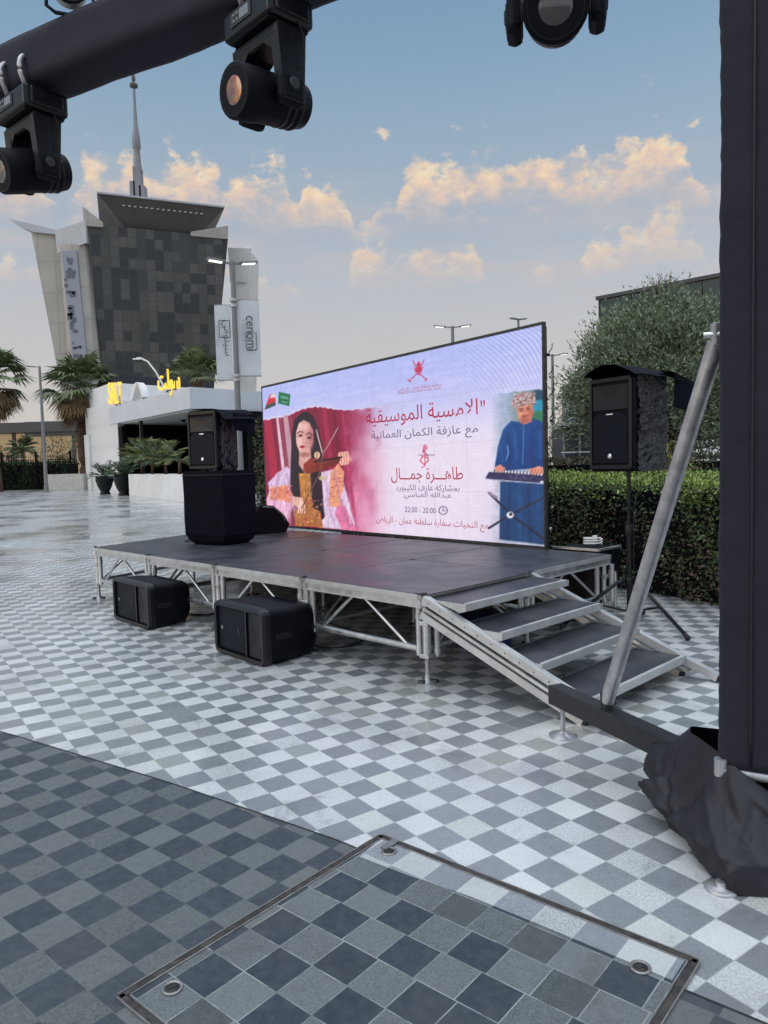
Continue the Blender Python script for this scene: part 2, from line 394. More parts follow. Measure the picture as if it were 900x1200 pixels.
def lettering(name, text, width, mtl, parent, loc, rot, height=None, extrude=.0, bold=.012, maxh=None):
    cu = bpy.data.curves.new(name, 'FONT'); cu.body = text; cu.align_x = 'CENTER'; cu.size = 1; cu.offset = bold
    o = bpy.data.objects.new(name, cu); COL.objects.link(o)
    bpy.context.view_layer.update()
    cc = o.to_curve(bpy.context.evaluated_depsgraph_get())
    def flatten(sp):
        if sp.type == 'BEZIER':
            P = []; bp = sp.bezier_points; n = len(bp)
            for k in range(n):
                a, b = bp[k], bp[(k + 1) % n]
                for q in range(5):
                    u = q / 5; P.append((1 - u) ** 3 * a.co.xy + 3 * u * (1 - u) ** 2 * a.handle_right.xy + 3 * u * u * (1 - u) * b.handle_left.xy + u ** 3 * b.co.xy)
            return P
        return [p.co.xy for p in sp.points]
    loops = [[(p.x, p.y) for p in flatten(sp)] for sp in cc.splines]; o.to_curve_clear()
    loops = [l for l in loops if len(l) > 2]
    area = lambda l: sum(a[0] * b[1] - b[0] * a[1] for a, b in zip(l, l[1:] + l[:1])) / 2
    ars = [area(l) for l in loops]; sgn = 1 if ars[int(np.argmax(np.abs(ars)))] > 0 else -1
    def inside(p, l):
        c = False
        for a, b in zip(l, l[1:] + l[:1]):
            if (a[1] > p[1]) != (b[1] > p[1]) and p[0] < (b[0] - a[0]) * (p[1] - a[1]) / (b[1] - a[1]) + a[0]: c = not c
        return c
    V = []; Fc = []; q = 0; par = []
    for a_i, l in enumerate(loops):
        best = None
        for b_i, h in enumerate(loops):
            if ars[a_i] * ars[b_i] < 0 and abs(ars[b_i]) > abs(ars[a_i]) and sum(inside(p, h) for p in l[::3]) >= .9 * len(l[::3]):
                if best is None or abs(ars[b_i]) < abs(ars[best]): best = b_i
        par.append(best)
    for a_i, l in enumerate(loops):
        if par[a_i] is not None: continue
        group = [l] + [loops[k] for k in range(len(loops)) if par[k] == a_i]
        c2 = bpy.data.curves.new('tmp', 'CURVE'); c2.dimensions = '2D'; c2.fill_mode = 'BOTH'; c2.extrude = extrude
        for h in group:
            sp = c2.splines.new('POLY'); sp.points.add(len(h) - 1); sp.use_cyclic_u = True
            for p, xy in zip(sp.points, h): p.co = (xy[0], xy[1], 0, 1)
        o2 = bpy.data.objects.new('tmp', c2); m2 = bpy.data.meshes.new_from_object(o2)
        k0 = len(V); V += [(v.co.x, v.co.y, v.co.z + q * 2e-4) for v in m2.vertices]; Fc += [tuple(k0 + i for i in p.vertices) for p in m2.polygons]; q = (q + 1) % 5
        bpy.data.objects.remove(o2); bpy.data.meshes.remove(m2); bpy.data.curves.remove(c2)
    bpy.data.objects.remove(o); bpy.data.curves.remove(cu)
    me = bpy.data.meshes.new(name); me.from_pydata(V, [], Fc); me.update()
    co = np.zeros(len(me.vertices) * 3); me.vertices.foreach_get('co', co); co = co.reshape(-1, 3)
    mn, mx = co.min(0), co.max(0); cen = (mn + mx) / 2
    sx = width / (mx[0] - mn[0]); sy = sx if height is None else height / (mx[1] - mn[1])
    co[:, 0] = (co[:, 0] - cen[0]) * sx; co[:, 1] = (co[:, 1] - cen[1]) * sy
    me.vertices.foreach_set('co', co.ravel()); me.materials.clear(); me.materials.append(mtl); me.update()
    me.name = name
    ob = bpy.data.objects.new(name, me); COL.objects.link(ob); ob.parent = parent
    ob.matrix_local = Matrix.Translation(loc) @ rot.to_4x4()
    return ob

# ================================================================== SETTING: ground and paving
def sheet(name, poly, z, m, kind='structure'):
    mb = MB(); mb.add([(x, y, z) for x, y in poly], [tuple(range(len(poly)))], m)
    o = mb.build(name, fix=False)
    if o.data.polygons[0].normal.z < 0: o.data.flip_normals()
    if kind: o['kind'] = kind
    return o

DUST = mat('sandy ground', (.30, .27, .23, 1), .9, 0, .25, .05)
T_LIGHT = tile_material('light granite checker', 35, .1455, (.74, .755, .74, 1), (.190, .205, .215, 1), (.64, .66, .65, 1), .34, .05, (.42, .43, .42, 1), .020, .012, .34, spec=.85, fineb=.0, bump=.03, midmix=.22, coat=1.0, fscale=120, greenish=(.50, .52, .42, 1))
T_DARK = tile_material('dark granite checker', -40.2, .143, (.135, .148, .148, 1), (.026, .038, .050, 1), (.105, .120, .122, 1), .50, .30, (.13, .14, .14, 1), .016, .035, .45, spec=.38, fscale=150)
T_COVER = tile_material('access cover granite', -40.2, .1425, (.160, .175, .178, 1), (.024, .036, .050, 1), (.12, .138, .145, 1), .58, .22, (.34, .36, .36, 1), .018, .04, .45, spec=.28, fscale=150, greenish=(.165, .175, .150, 1))
ground = sheet('ground', [(-3000, -3000), (3000, -3000), (3000, 3000), (-3000, 3000)], -.008, DUST)
plaza = sheet('plaza', [(-60, -20), (14, -20), (14, 13.5), (22, 60), (-25, 70), (-60, 64)], 0.0, T_LIGHT)
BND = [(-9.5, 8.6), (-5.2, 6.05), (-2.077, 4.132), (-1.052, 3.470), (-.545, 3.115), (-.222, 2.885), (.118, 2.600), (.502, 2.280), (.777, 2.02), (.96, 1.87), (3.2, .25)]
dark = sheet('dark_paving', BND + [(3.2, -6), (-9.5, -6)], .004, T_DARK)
# thin steel joint strip between the two pavings
mb = MB()
for a, b in zip(BND[:-1], BND[1:]):
    d = Vector((b[0] - a[0], b[1] - a[1])).normalized(); n = Vector((-d.y, d.x)) * .0035
    mb.add([(a[0] - n.x, a[1] - n.y, .0062), (b[0] - n.x, b[1] - n.y, .0062), (b[0] + n.x, b[1] + n.y, .0062), (a[0] + n.x, a[1] + n.y, .0062)], [(0, 1, 2, 3)], STEEL_D)
struct(mb.build('paving_joint_strip'))

# access cover let into the paving
def access_cover():
    B = Vector((-.045, 2.88)); Lf = Vector((-.763, 2.031)); Rt = Vector((.863, 2.11)); F = Lf + Rt - B
    cen = (B + F) / 2
    t = thing('access_cover', 'large tile-filled access cover with a rusty metal rim let into the dark paving', 'access cover', (cen.x, cen.y, 0))
    q = lambda p, z: (p.x - cen.x, p.y - cen.y, z)
    def lerp(s, k): return B + (Rt - B) * s + (Lf - B) * k
    mb = MB(); mb.add([q(p, .0082) for p in (B, Lf, F, Rt)], [(0, 1, 2, 3)], T_COVER); o = mb.build('tile_infill', t, fix=False)
    if o.data.polygons[0].normal.z < 0: o.data.flip_normals()
    # strip of the pale plaza stone that carries on over the cover
    strip = [lerp(0.0, .005), lerp(0.02, .14), lerp(.2, .13), lerp(.42, .105), lerp(.7, .10), lerp(.99, .10), lerp(.99, .005)]
    mb = MB(); mb.add([q(p, .0092) for p in strip], [tuple(range(7))], tile_material('pale cover stone', -40.2, .1425, (.52, .55, .54, 1), (.22, .24, .26, 1), (.44, .46, .45, 1), .35, .22, (.55, .55, .53, 1), .018, .05, .40))
    o = mb.build('pale_tile_strip', t, fix=False)
    if o.data.polygons[0].normal.z < 0: o.data.flip_normals()
    rim = mat('rusty steel channel', (.085, .075, .068, 1), .65, .4, .5, 25, .6, 60, col2=(.035, .030, .028, 1))
    edge = mat('bare steel lip', (.36, .36, .35, 1), .45, .7, .4, 20)
    for nm, a, b in (('rim', B, Lf), ('rim', B, Rt), ('rim', Rt, F), ('rim', Lf, F)):
        d = (b - a).normalized(); n = Vector((-d.y, d.x))
        if n.dot(cen - a) < 0: n = -n
        mb = MB()
        for off, wd, z, m in ((-.013, .019, .007, rim), (.004, .005, .009, edge), (-.025, .004, .009, edge)):
            a3 = a + n * off - d * (.018 if off < 0 else -.004); b3 = b + n * off + d * (.018 if off < 0 else -.004)
            mb.bar(q(a3, z / 2 + .003), q(b3, z / 2 + .003), wd, z, m)
        mb.build(nm, t)
    for s, k in ((.075, .055), (.915, .105), (.065, .915)):
        p = lerp(s, k)
        mb = MB(); mb.lathe(q(p, .010), [(.030, 0), (.030, .0045), (.024, .0050), (.024, .0030), (.001, .0022)], edge, 28)
        e = mb.build('lifting_socket', t)
        mb = MB(); mb.lathe(q(p, .0125), [(.0205, 0), (.0205, .0010), (.001, .0014)], mat('dirty socket', (.05, .045, .04, 1), .6, .4, .4, 60), 24)
        mb.box(q(p, .0150), (.024, .006, .002), STEEL_D, Matrix.Rotation(.9, 3, 'Z')); mb.box(q(p + Vector((.004, 0)), .0155), (.008, .008, .002), STEEL_D)
        mb.build('keyhole', e)
    # little name plate at the far corner
    p = lerp(.045, .0)
    mb = MB(); c = lerp(.052, .022); mb.box(q(c, .0155), (.075, .032, .003), edge, Matrix.Rotation(math.atan2((Lf - B).y, (Lf - B).x), 3, 'Z')); mb.build('corner_plate', t)
access_cover()

# ================================================================== STAGE
YS = 134.77 - 180
SO = Vector((.2353, 4.9802, 0)); HS = .601; DW = 1.2808; DD = 1.292
def stage():
    t = thing('stage', 'low black-decked modular stage on silver legs in the plaza', 'stage', SO, R(YS))
    # local x: along the front edge (0 right end, negative left), y: to the back
    def xl(y): return -4 * DW - .30 * y       # left end is set out slightly skewed
    for r in range(2):
        for k in range(4):
            y0, y1 = r * DD, (r + 1) * DD
            xr = -(k) * DW
            if k < 3: quad = [(xr - DW, y0), (xr, y0), (xr, y1), (xr - DW, y1)]
            else: quad = [(xl(y0), y0), (xr, y0), (xr, y1), (xl(y1), y1)]
            cx = sum(p[0] for p in quad) / 4; cy = sum(p[1] for p in quad) / 4
            ins = lambda d: [(p[0] + math.copysign(d, cx - p[0]), p[1] + math.copysign(d, cy - p[1])) for p in quad]
            mb = MB(); mb.prism(ins(.012), HS - .018, HS - .0005 * ((r + k) % 2), DECK)
            d = mb.build('deck_panel', t)
            mb = MB(); q2 = ins(.003)
            for a, b in zip(q2, q2[1:] + q2[:1]):
                n = Vector((cx - (a[0] + b[0]) / 2, cy - (a[1] + b[1]) / 2, 0)).normalized()
                A = Vector((a[0], a[1], 0)); Bv = Vector((b[0], b[1], 0)); dd = (Bv - A).normalized()
                off = n * .020
                mb.bar(A + off + Vector((0, 0, HS - .0215)), Bv + off + Vector((0, 0, HS - .0215)), .040, .036, ALU_W)
                mb.bar(A + n * .026 + Vector((0, 0, HS - .062)), Bv + n * .026 + Vector((0, 0, HS - .062)), .030, .045, ALU)
                mb.bar(A + n * .020 + Vector((0, 0, HS - .088)), Bv + n * .020 + Vector((0, 0, HS - .088)), .042, .010, ALU_W)
            mb.build('edge_frame', d)
    # leg clusters
    def cluster(x, y, dirs):
        mb = MB()
        for dx, dy in dirs:
            mb.tube((x + dx * .075, y + dy * .075, .17), (x + dx * .075, y + dy * .075, HS - .09), .024, ALU, n=14)
            for z in (.19, .42): mb.lathe((x + dx * .075, y + dy * .075, z), [(.029, 0), (.029, .035)], ALU, 14)
        mb.tube((x, y, .16), (x, y, HS - .03), .030, ALU, n=16)
        for z in (.175, .40, .53): mb.bbox((x, y, z), (.085, .075, .03), ALU, .006, seg=1)
        if y < .1: mb.box((x + .006, y - .02, HS + .0), (.03, .022, .022), STEEL_D)
        lg = mb.build('leg', t)
        mb = MB(); mb.tube((x, y, .02), (x, y, .17), .017, GALV, n=10)
        mb.lathe((x, y, 0), [(.052, 0), (.052, .006), (.022, .012), (.020, .05)], GALV, 20)
        for k in range(3):
            a = k * 2.1 + .4; mb.lathe((x + .055 * math.cos(a), y + .055 * math.sin(a), .001), [(.026, 0), (.024, .014), (.008, .018)], STEEL_D, 12)
        mb.build('screw_foot', lg)
    for k in range(5):
        x = -k * DW if k < 4 else xl(0)
        dirs = [(s, 0) for s in (1, -1) if not (k == 0 and s == 1) and not (k == 4 and s == -1)]
        if k == 0: dirs = [(-1, .1), (.45, .85)]
        cluster(x, .045, dirs)
        if k: cluster(x, DD, [(1, 0), (-1, 0)])
    cluster(-.05, DD, [(0, 1), (0, -1)]); cluster(-.06, 2 * DD - .05, [(-.3, -1), (.9, .4)]); cluster(xl(2 * DD), 2 * DD - .05, [(1, 0)])
    for k in (1, 2, 3): cluster(-k * DW, 2 * DD - .05, [(1, 0), (-1, 0)])
    # braces and bottom rails, front row and right side and the middle row
    def bay(a, b, y, right=False):
        P = (lambda s, z: (y, s, z)) if right else (lambda s, z: (s, y, z))
        if not right and y > .2: rows = True
        mb = MB(); mb.tube(P(a, .215), P(b, .215), .024, ALU, n=12); mb.build('bottom_rail', t)
        m = a + (b - a) * .47
        mb = MB(); mb.tube(P(m - (b - a) * .05, HS - .09), P(a + (b - a) * .10, .23), .013, ALU, n=8); mb.build('diagonal_brace', t)
        mb = MB(); mb.tube(P(m + (b - a) * .05, HS - .09), P(b - (b - a) * .10, .23), .013, ALU, n=8); mb.build('diagonal_brace', t)
    for k in range(4):
        l = -(k + 1) * DW if k < 3 else xl(0)
        bay(l + .08, -k * DW - .08, .05)
        bay(l + .08, -k * DW - .08, DD)
    bay(.1, DD - .08, -.05, True); bay(DD + .08, 2 * DD - .1, -.05, True)
    bay(.1, DD - .08, -3 * DW, True); bay(.1, DD - .08, -DW, True)
    mb = MB()
    mb.tube((xl(.1) + .02, .1, .215), (xl(2.4), 2.4, .215), .024, ALU, n=12); mb.build('bottom_rail', t)
    mb = MB(); mb.tube((xl(.6), .6, HS - .09), (xl(.12), .12, .23), .013, ALU, n=8); mb.build('diagonal_brace', t)
    mb = MB(); mb.tube((xl(.66), .66, HS - .09), (xl(1.15), 1.15, .23), .013, ALU, n=8); mb.build('diagonal_brace', t)
    mb = MB(); n = 120; vs = []
    for k in range(n + 1):
        x = xl(2 * DD) + (-.05 - xl(2 * DD)) * k / n; y = 2 * DD - .10 + .018 * math.sin(k * .9) + .01 * math.sin(k * 2.3)
        vs += [(x, y, .03), (x, y + .004 * math.sin(k), HS - .1)]
    mb.add(vs, [(2 * k, 2 * k + 2, 2 * k + 3, 2 * k + 1) for k in range(n)], CLOTH2, True); mb.build('back_skirt', t)
    return t
stage()

def stairs():
    t = thing('stage_stairs', 'short open stairs with black treads and silver sides at the right end of the stage', 'stairs', SO, R(YS))
    W = 1.25
    for s, y in ((0, .0), (1, W)):
        a0 = Vector((.03, y, HS - .025)); a1 = Vector((1.47, y, .03))
        d = (a1 - a0).normalized(); n = Vector((-d.z, 0, d.x)); n = n if n.z > 0 else -n
        mb = MB()
        mb.bar(a0 + n * .0, a1, .048, .055, ALU_W, up=(0, 1, 0))
        lo0 = a0 - n * .105 + d * .02; lo1 = a1 - n * .105 - d * .23
        mb.bar(lo0, lo1, .048, .055, ALU_W, up=(0, 1, 0))
        mb.bar(a0 - n * .052 + d * .03, lo1 + n * .052 + d * .06, .020, .06, ALU, up=(0, 1, 0))
        mb.bar(a0 - n * .052 + d * .03 + Vector((0, -.0125 if s == 0 else .0125, 0)), lo1 + n * .052 + d * .06 + Vector((0, -.0125 if s == 0 else .0125, 0)), .006, .016, STEEL_D, up=(0, 1, 0))
        mb.bbox(a1 + d * .012, (.03, .052, .03), RUBBER, .008); mb.bbox(lo1 + d * .012, (.03, .052, .03), RUBBER, .008)
        for k in range(14):
            p = a0 + (a1 - a0) * (k + .5) / 14 + Vector((0, -.026 if s == 0 else .026, 0)); mb.box(p, (.009, .004, .009), STEEL_D)
        st = mb.build('stringer', t)
    for k, (x, z) in enumerate(((.34, .575), (.62, .43), (.905, .285), (1.235, .145))):
        dep = .325
        mb = MB(); mb.bbox((x - dep / 2, W / 2, z - .011), (dep, W - .06, .022), DECK, .003, seg=1)
        tr = mb.build('tread', t)
        mb = MB()
        mb.bar((x + .014, .03, z - .022), (x + .014, W - .03, z - .022), .026, .048, ALU_W)
        mb.bar((x - dep - .010, .03, z - .022), (x - dep - .010, W - .03, z - .022), .018, .044, ALU)
        mb.build('nosing', tr)
        for y in (.012, W - .024):
            mb = MB(); mb.extr([(x - .24, y, z - .002), (x + .03, y, z - .002), (x + .03, y, z - .045), (x - .02, y, z - .06)], (0, .012, 0), ALU_W); mb.build('bracket', tr)
    mb = MB(); mb.box((-.012, W / 2, HS + .0028), (.12, W - .03, .004), DECK); mb.build('joint_flap', t)
stairs()

# ================================================================== LED SCREEN
Lb = Vector((-1.733, 11.0, HS)); Rb = Vector((1.57, 7.263, HS)); ZL, ZR = 2.64, 2.798
def screen():
    d = Rb - Lb; W = d.length; yaw = math.atan2(d.y, d.x)
    t = thing('led_screen', 'big glowing LED screen with a violinist and Arabic writing at the back of the stage', 'screen', (Lb.x, Lb.y, HS), yaw)
    z0 = .03
    def top(x): return (ZL + (ZR - ZL) * x / W) - HS - .02
    # ---- artwork, laid out on a 900 x 750 drawing grid
    src = np.array([(20, 171), (836, 40), (846, 712), (32, 645)], float); dst = np.array([(0, 1), (1, 1), (1, 0), (0, 0)], float)
    A = []; bb = []
    for (x, y), (u, v) in zip(src, dst):
        A.append([x, y, 1, 0, 0, 0, -u * x, -u * y]); bb.append(u)
        A.append([0, 0, 0, x, y, 1, -v * x, -v * y]); bb.append(v)
    hm = np.append(np.linalg.solve(np.array(A), np.array(bb)), 1).reshape(3, 3)
    def H(p):
        p = np.asarray(p, float); q = np.c_[p, np.ones(len(p))] @ hm.T
        return q[:, :2] / q[:, 2:]
    NX, NY = 520, 230; SS = 2
    uu, vv = np.meshgrid((np.arange(NX * SS) + .5) / (NX * SS), (np.arange(NY * SS) + .5) / (NY * SS))
    asp = W / 2.1
    img = np.zeros(uu.shape + (3,))
    inv = np.linalg.inv(hm); q = np.stack([uu, vv, np.ones_like(uu)], -1) @ inv.T
    gx, gy = q[..., 0] / q[..., 2], q[..., 1] / q[..., 2]        # drawing grid coordinates of each cell
    def ss(a, b, x): t_ = np.clip((x - a) / (b - a), 0, 1); return t_ * t_ * (3 - 2 * t_)
    def c(*v): return np.array(v, float)
    def over(al, col): img[:] = img * (1 - al[..., None]) + col * al[..., None]
    def poly(pts, col, soft=1.5, al=1.0, grad=None):
        pts = np.array(pts, float); x, y = gx, gy; inside = np.zeros(x.shape, bool); dist = np.full(x.shape, 1e9)
        x0, y0, x1, y1 = pts[:, 0].min() - 8, pts[:, 1].min() - 8, pts[:, 0].max() + 8, pts[:, 1].max() + 8
        sel = (x > x0) & (x < x1) & (y > y0) & (y < y1); xs, ys = x[sel], y[sel]; ins = np.zeros(xs.shape, bool); ds = np.full(xs.shape, 1e9)
        for (ax, ay), (bx, by) in zip(pts, np.roll(pts, -1, 0)):
            cr = ((ay > ys) != (by > ys)) & (xs < (bx - ax) * (ys - ay) / (by - ay + 1e-9) + ax); ins ^= cr
            tt = np.clip(((xs - ax) * (bx - ax) + (ys - ay) * (by - ay)) / ((bx - ax) ** 2 + (by - ay) ** 2 + 1e-9), 0, 1)
            ds = np.minimum(ds, np.hypot(xs - ax - tt * (bx - ax), ys - ay - tt * (by - ay)))
        sd = np.where(ins, ds, -ds); a = np.zeros(x.shape); a[sel] = np.clip(.5 + sd / soft, 0, 1) * al
        col = c(*col)
        if grad is not None:
            (p0, p1, c2) = grad; p0 = c(*p0); p1 = c(*p1); dd = p1 - p0
            k = np.clip(((gx - p0[0]) * dd[0] + (gy - p0[1]) * dd[1]) / (dd @ dd), 0, 1)[..., None]
            col = col * (1 - k) + c(*c2) * k
        over(a, col)
    def line(pts, wd, col, al=1.0, soft=1.2):
        for a, b in zip(pts[:-1], pts[1:]):
            a = c(*a); b = c(*b); dd = b - a; k = np.clip(((gx - a[0]) * dd[0] + (gy - a[1]) * dd[1]) / (dd @ dd + 1e-9), 0, 1)
            ds = np.hypot(gx - a[0] - k * dd[0], gy - a[1] - k * dd[1])
            over(np.clip((wd / 2 - ds) / soft + .5, 0, 1) * al, c(*col))
    def disc(x, y, rx, ry, col, al=1.0, soft=.15, ang=0):
        ca, sa = math.cos(ang), math.sin(ang); dx, dy = gx - x, gy - y
        r_ = np.hypot((dx * ca + dy * sa) / rx, (dy * ca - dx * sa) / ry); over(np.clip((1 - r_) / soft + .5, 0, 1) * al, c(*col))
    rs = np.random.default_rng(3)
    def smooth_noise(n, m):
        g = rs.random((n, m)); yi = vv * (n - 1.001); xi = uu * (m - 1.001); y0 = yi.astype(int); x0 = xi.astype(int); fy = yi - y0; fx = xi - x0
        fy = fy * fy * (3 - 2 * fy); fx = fx * fx * (3 - 2 * fx)
        return (g[y0, x0] * (1 - fx) + g[y0, x0 + 1] * fx) * (1 - fy) + (g[y0 + 1, x0] * (1 - fx) + g[y0 + 1, x0 + 1] * fx) * fy
    n1 = smooth_noise(14, 30); n2 = smooth_noise(40, 90); n3 = smooth_noise(60, 14)
    # backdrop
    up = ss(.35, 1, vv)[..., None]
    img[:] = c(226, 216, 238) * (1 - up) + c(176, 184, 240) * up
    over(ss(.72, .45, vv) * .75, c(232, 220, 236))
    over((n3 - .5).clip(0) * .35, c(238, 232, 250))
    # torn edge between the sky and the photograph, and the red hall behind the violinist
    ex = np.array([0, 22, 60, 100, 125, 150, 175, 200, 230, 262, 290, 320, 350, 390, 440, 500, 560, 620, 680, 730, 760, 800, 850, 900.])
    ey = np.array([280, 281, 276, 272, 258, 252, 247, 249, 255, 263, 266, 262, 262, 256, 255, 252, 246, 243, 240, 238, 236, 234, 232, 232.])
    ed = np.interp(gx, ex, ey) + (n2 - .5) * 7
    below = np.clip((gy - ed) / 3, 0, 1)
    over(np.clip(1 - np.abs(gy - ed) / 5, 0, 1) * ss(480, 180, gx) * .7, c(242, 226, 236))
    red = below * ss(375, 262, gx + (n1 - .5) * 60)
    over(red, c(134, 12, 52)); over(below * ss(430, 290, gx) * ss(235, 330, gx) * .5 * ss(720, 400, gy), c(196, 92, 128))
    over(below * ss(250, 320, gx) * ss(430, 300, gx) * ss(330, 600, gy) * .75, c(232, 140, 180))
    for x0, x1, cc, al in ((25, 50, (170, 24, 62), .9), (50, 62, (120, 12, 48), .8), (62, 74, (226, 196, 214), .95), (74, 84, (140, 70, 90), .9), (84, 104, (196, 160, 172), .9), (104, 116, (150, 60, 86), .8), (180, 196, (120, 16, 52), .8), (205, 222, (176, 40, 84), .7), (235, 250, (112, 10, 46), .8), (262, 272, (180, 52, 96), .7)):
        sl = (gy - 290) * .09
        over(np.clip(np.minimum(gx - x0 - sl, x1 + sl * .2 - gx + sl) / 4, 0, 1) * below * al * ss(700, 560, gy), c(*cc))
    # right hand photo behind the keyboard player
    rb = below * ss(690, 735, gx)
    over(rb * .8, c(150, 168, 192)); over(below * ss(735, 790, gx) * ss(430, 300, gy), c(110, 132, 120)); over(below * ss(805, 825, gx) * ss(355, 255, gy), c(26, 70, 96))
    disc(832, 285, 26, 20, (40, 150, 190), .9); disc(832, 315, 22, 18, (46, 120, 84), .9)
    over(ss(640, 720, gx) * ss(500, 620, gy) * .4, c(198, 188, 214))
    # ---------- violinist
    hair = (34, 14, 30)
    poly([(30, 560), (60, 470), (96, 445), (118, 470), (120, 560), (95, 640), (60, 640), (38, 620)], (228, 176, 206), 4)
    poly([(36, 500), (70, 465), (110, 450), (128, 480), (112, 540), (80, 548), (45, 560)], (214, 186, 222), 4)
    poly([(190, 470), (235, 460), (262, 480), (300, 640), (302, 664), (190, 655), (180, 560)], (222, 196, 226), 4)
    poly([(255, 560), (280, 600), (304, 664), (262, 660), (240, 610)], (226, 120, 164), 4)
    poly([(34, 590), (70, 600), (82, 646), (46, 648)], (206, 60, 110), 3); poly([(38, 560), (50, 560), (74, 645), (62, 645)], (240, 176, 206), 3)
    poly([(112, 330), (122, 285), (142, 264), (160, 262), (178, 280), (192, 320), (204, 380), (200, 470), (206, 560), (212, 620), (188, 640), (172, 560), (150, 500), (150, 570), (118, 585), (104, 520), (108, 420)], hair, 3)
    poly([(132, 470), (168, 470), (172, 560), (176, 610), (140, 610), (136, 540)], (206, 138, 66), 4, grad=((140, 470), (160, 610), (160, 92, 44)))
    poly([(118, 600), (170, 585), (196, 600), (205, 655), (120, 650)], (176, 110, 60), 4)
    for k in range(70):
        x, y = rs.uniform(120, 200), rs.uniform(560, 650); disc(x, y, 3, 2.5, [(226, 180, 110), (120, 60, 40), (200, 80, 90)][k % 3], .7, .5)
    poly([(124, 315), (132, 298), (148, 290), (166, 300), (177, 330), (176, 365), (164, 395), (146, 411), (133, 396), (124, 360)], (232, 186, 178), 3, grad=((128, 350), (182, 350), (190, 120, 120)))
    poly([(134, 395), (168, 385), (172, 450), (150, 470), (132, 440)], (214, 160, 150), 4)
    poly([(112, 330), (120, 290), (140, 268), (160, 266), (150, 286), (133, 300), (124, 330), (122, 400), (112, 430)], hair, 3)
    disc(164, 372, 13, 22, (206, 140, 132), .55, .9); disc(172, 345, 8, 30, (176, 104, 104), .5, .9); disc(133, 372, 8, 12, (240, 196, 184), .5, .9); disc(148, 312, 14, 12, (244, 208, 198), .5, .9)
    disc(138, 341, 11, 8, (176, 112, 108), .6, .8); disc(166, 350, 11, 8, (160, 96, 98), .6, .8); disc(150, 408, 16, 8, (150, 86, 80), .7, .8); disc(148, 352, 4, 16, (246, 212, 200), .5, .9)
    line([(128, 333), (136, 328), (146, 331)], 3, (50, 18, 24)); line([(155, 338), (164, 334), (174, 342)], 3, (50, 18, 24))
    disc(138, 342, 6, 3.2, (48, 22, 30)); disc(165, 351, 6.5, 3.2, (40, 18, 28)); line([(150, 340), (146, 366), (152, 369)], 2, (190, 120, 112))
    poly([(133, 380), (143, 374), (153, 379), (144, 387)], (170, 30, 52), 2)
    poly([(178, 320), (192, 320), (206, 400), (200, 440), (178, 420), (182, 370)], hair, 3)
    # bow arm, fiddle arm
    poly([(48, 520), (92, 508), (110, 540), (120, 552), (112, 572), (70, 560), (40, 560)], (222, 132, 104), 3)
    poly([(98, 548), (140, 552), (150, 580), (138, 600), (128, 585), (112, 578)], (236, 184, 168), 3)
    for k in range(4): line([(134 + 5 * k, 566 + 3 * k), (128 + 7 * k, 606)], 4, (238, 190, 176))
    poly([(228, 470), (252, 440), (270, 470), (266, 530), (246, 588), (222, 580), (226, 520)], (226, 150, 120), 3)
    for k in range(60):
        x, y = rs.uniform(225, 266), rs.uniform(480, 585); disc(x, y, 3.5, 2.5, [(240, 190, 120), (190, 70, 80), (236, 150, 130)][k % 3], .7, .5)
        x, y = rs.uniform(45, 110), rs.uniform(512, 562); disc(x, y, 3.5, 2.5, [(240, 170, 120), (200, 80, 90), (236, 130, 120)][k % 3], .7, .5)
    poly([(250, 408), (280, 400), (292, 430), (280, 446), (258, 448)], (232, 160, 150), 3)
    for k in range(4): line([(256 + 8 * k, 404), (258 + 8 * k, 440)], 5, (238, 176, 164)); line([(260 + 8 * k, 404), (262 + 8 * k, 438)], 1.2, (170, 90, 90))
    poly([(146, 440), (168, 420), (204, 424), (258, 418), (258, 432), (232, 450), (206, 462), (160, 472), (146, 462)], (150, 52, 36), 2, grad=((150, 430), (250, 470), (100, 22, 22)))
    line([(180, 432), (262, 420)], 6, (36, 16, 18)); disc(188, 410, 9, 12, (222, 180, 150)); disc(205, 488, 13, 9, (200, 176, 150), .9)
    line([(186, 325), (206, 412)], 4, (206, 170, 170)); line([(250, 320), (206, 400), (196, 470), (140, 590)], 3.5, (120, 66, 60)); line([(252, 322), (208, 404)], 1.6, (236, 210, 210))
    for k in range(46):      # strands of hair, folds of the gown
        x = rs.uniform(112, 204); y = rs.uniform(300, 520); line([(x, y), (x + rs.uniform(-3, 5), y + rs.uniform(40, 110))], 1.6, (74, 40, 52) if k % 2 else (14, 4, 14), .35 * float((x < 124) or (x > 182) or (y > 430)))
    for pts, wd, cc in (([(70, 470), (56, 560), (46, 640)], 6, (176, 120, 160)), ([(96, 470), (110, 560), (96, 632)], 5, (186, 130, 166)), ([(240, 470), (258, 560), (286, 652)], 6, (178, 126, 164)), ([(214, 500), (222, 580), (240, 652)], 6, (190, 140, 178)), ([(276, 560), (288, 640)], 5, (250, 220, 236)), ([(206, 560), (214, 650)], 5, (246, 226, 240)), ([(84, 560), (90, 640)], 5, (246, 214, 232))): line(pts, wd, cc, .6, 6)
    for k in range(40):
        x, y = rs.uniform(140, 172), rs.uniform(475, 600); disc(x, y, 2.2, 3, [(240, 196, 120), (150, 90, 40)][k % 2], .5, .8)
    # ---------- keyboard player
    poly([(752, 325), (776, 330), (812, 320), (846, 335), (846, 470), (732, 478), (706, 468), (716, 400), (730, 350)], (18, 72, 138), 3, grad=((720, 330), (840, 480), (10, 52, 118)))
    poly([(722, 510), (846, 500), (848, 706), (720, 690)], (18, 64, 118), 3, grad=((780, 500), (780, 700), (24, 60, 106)))
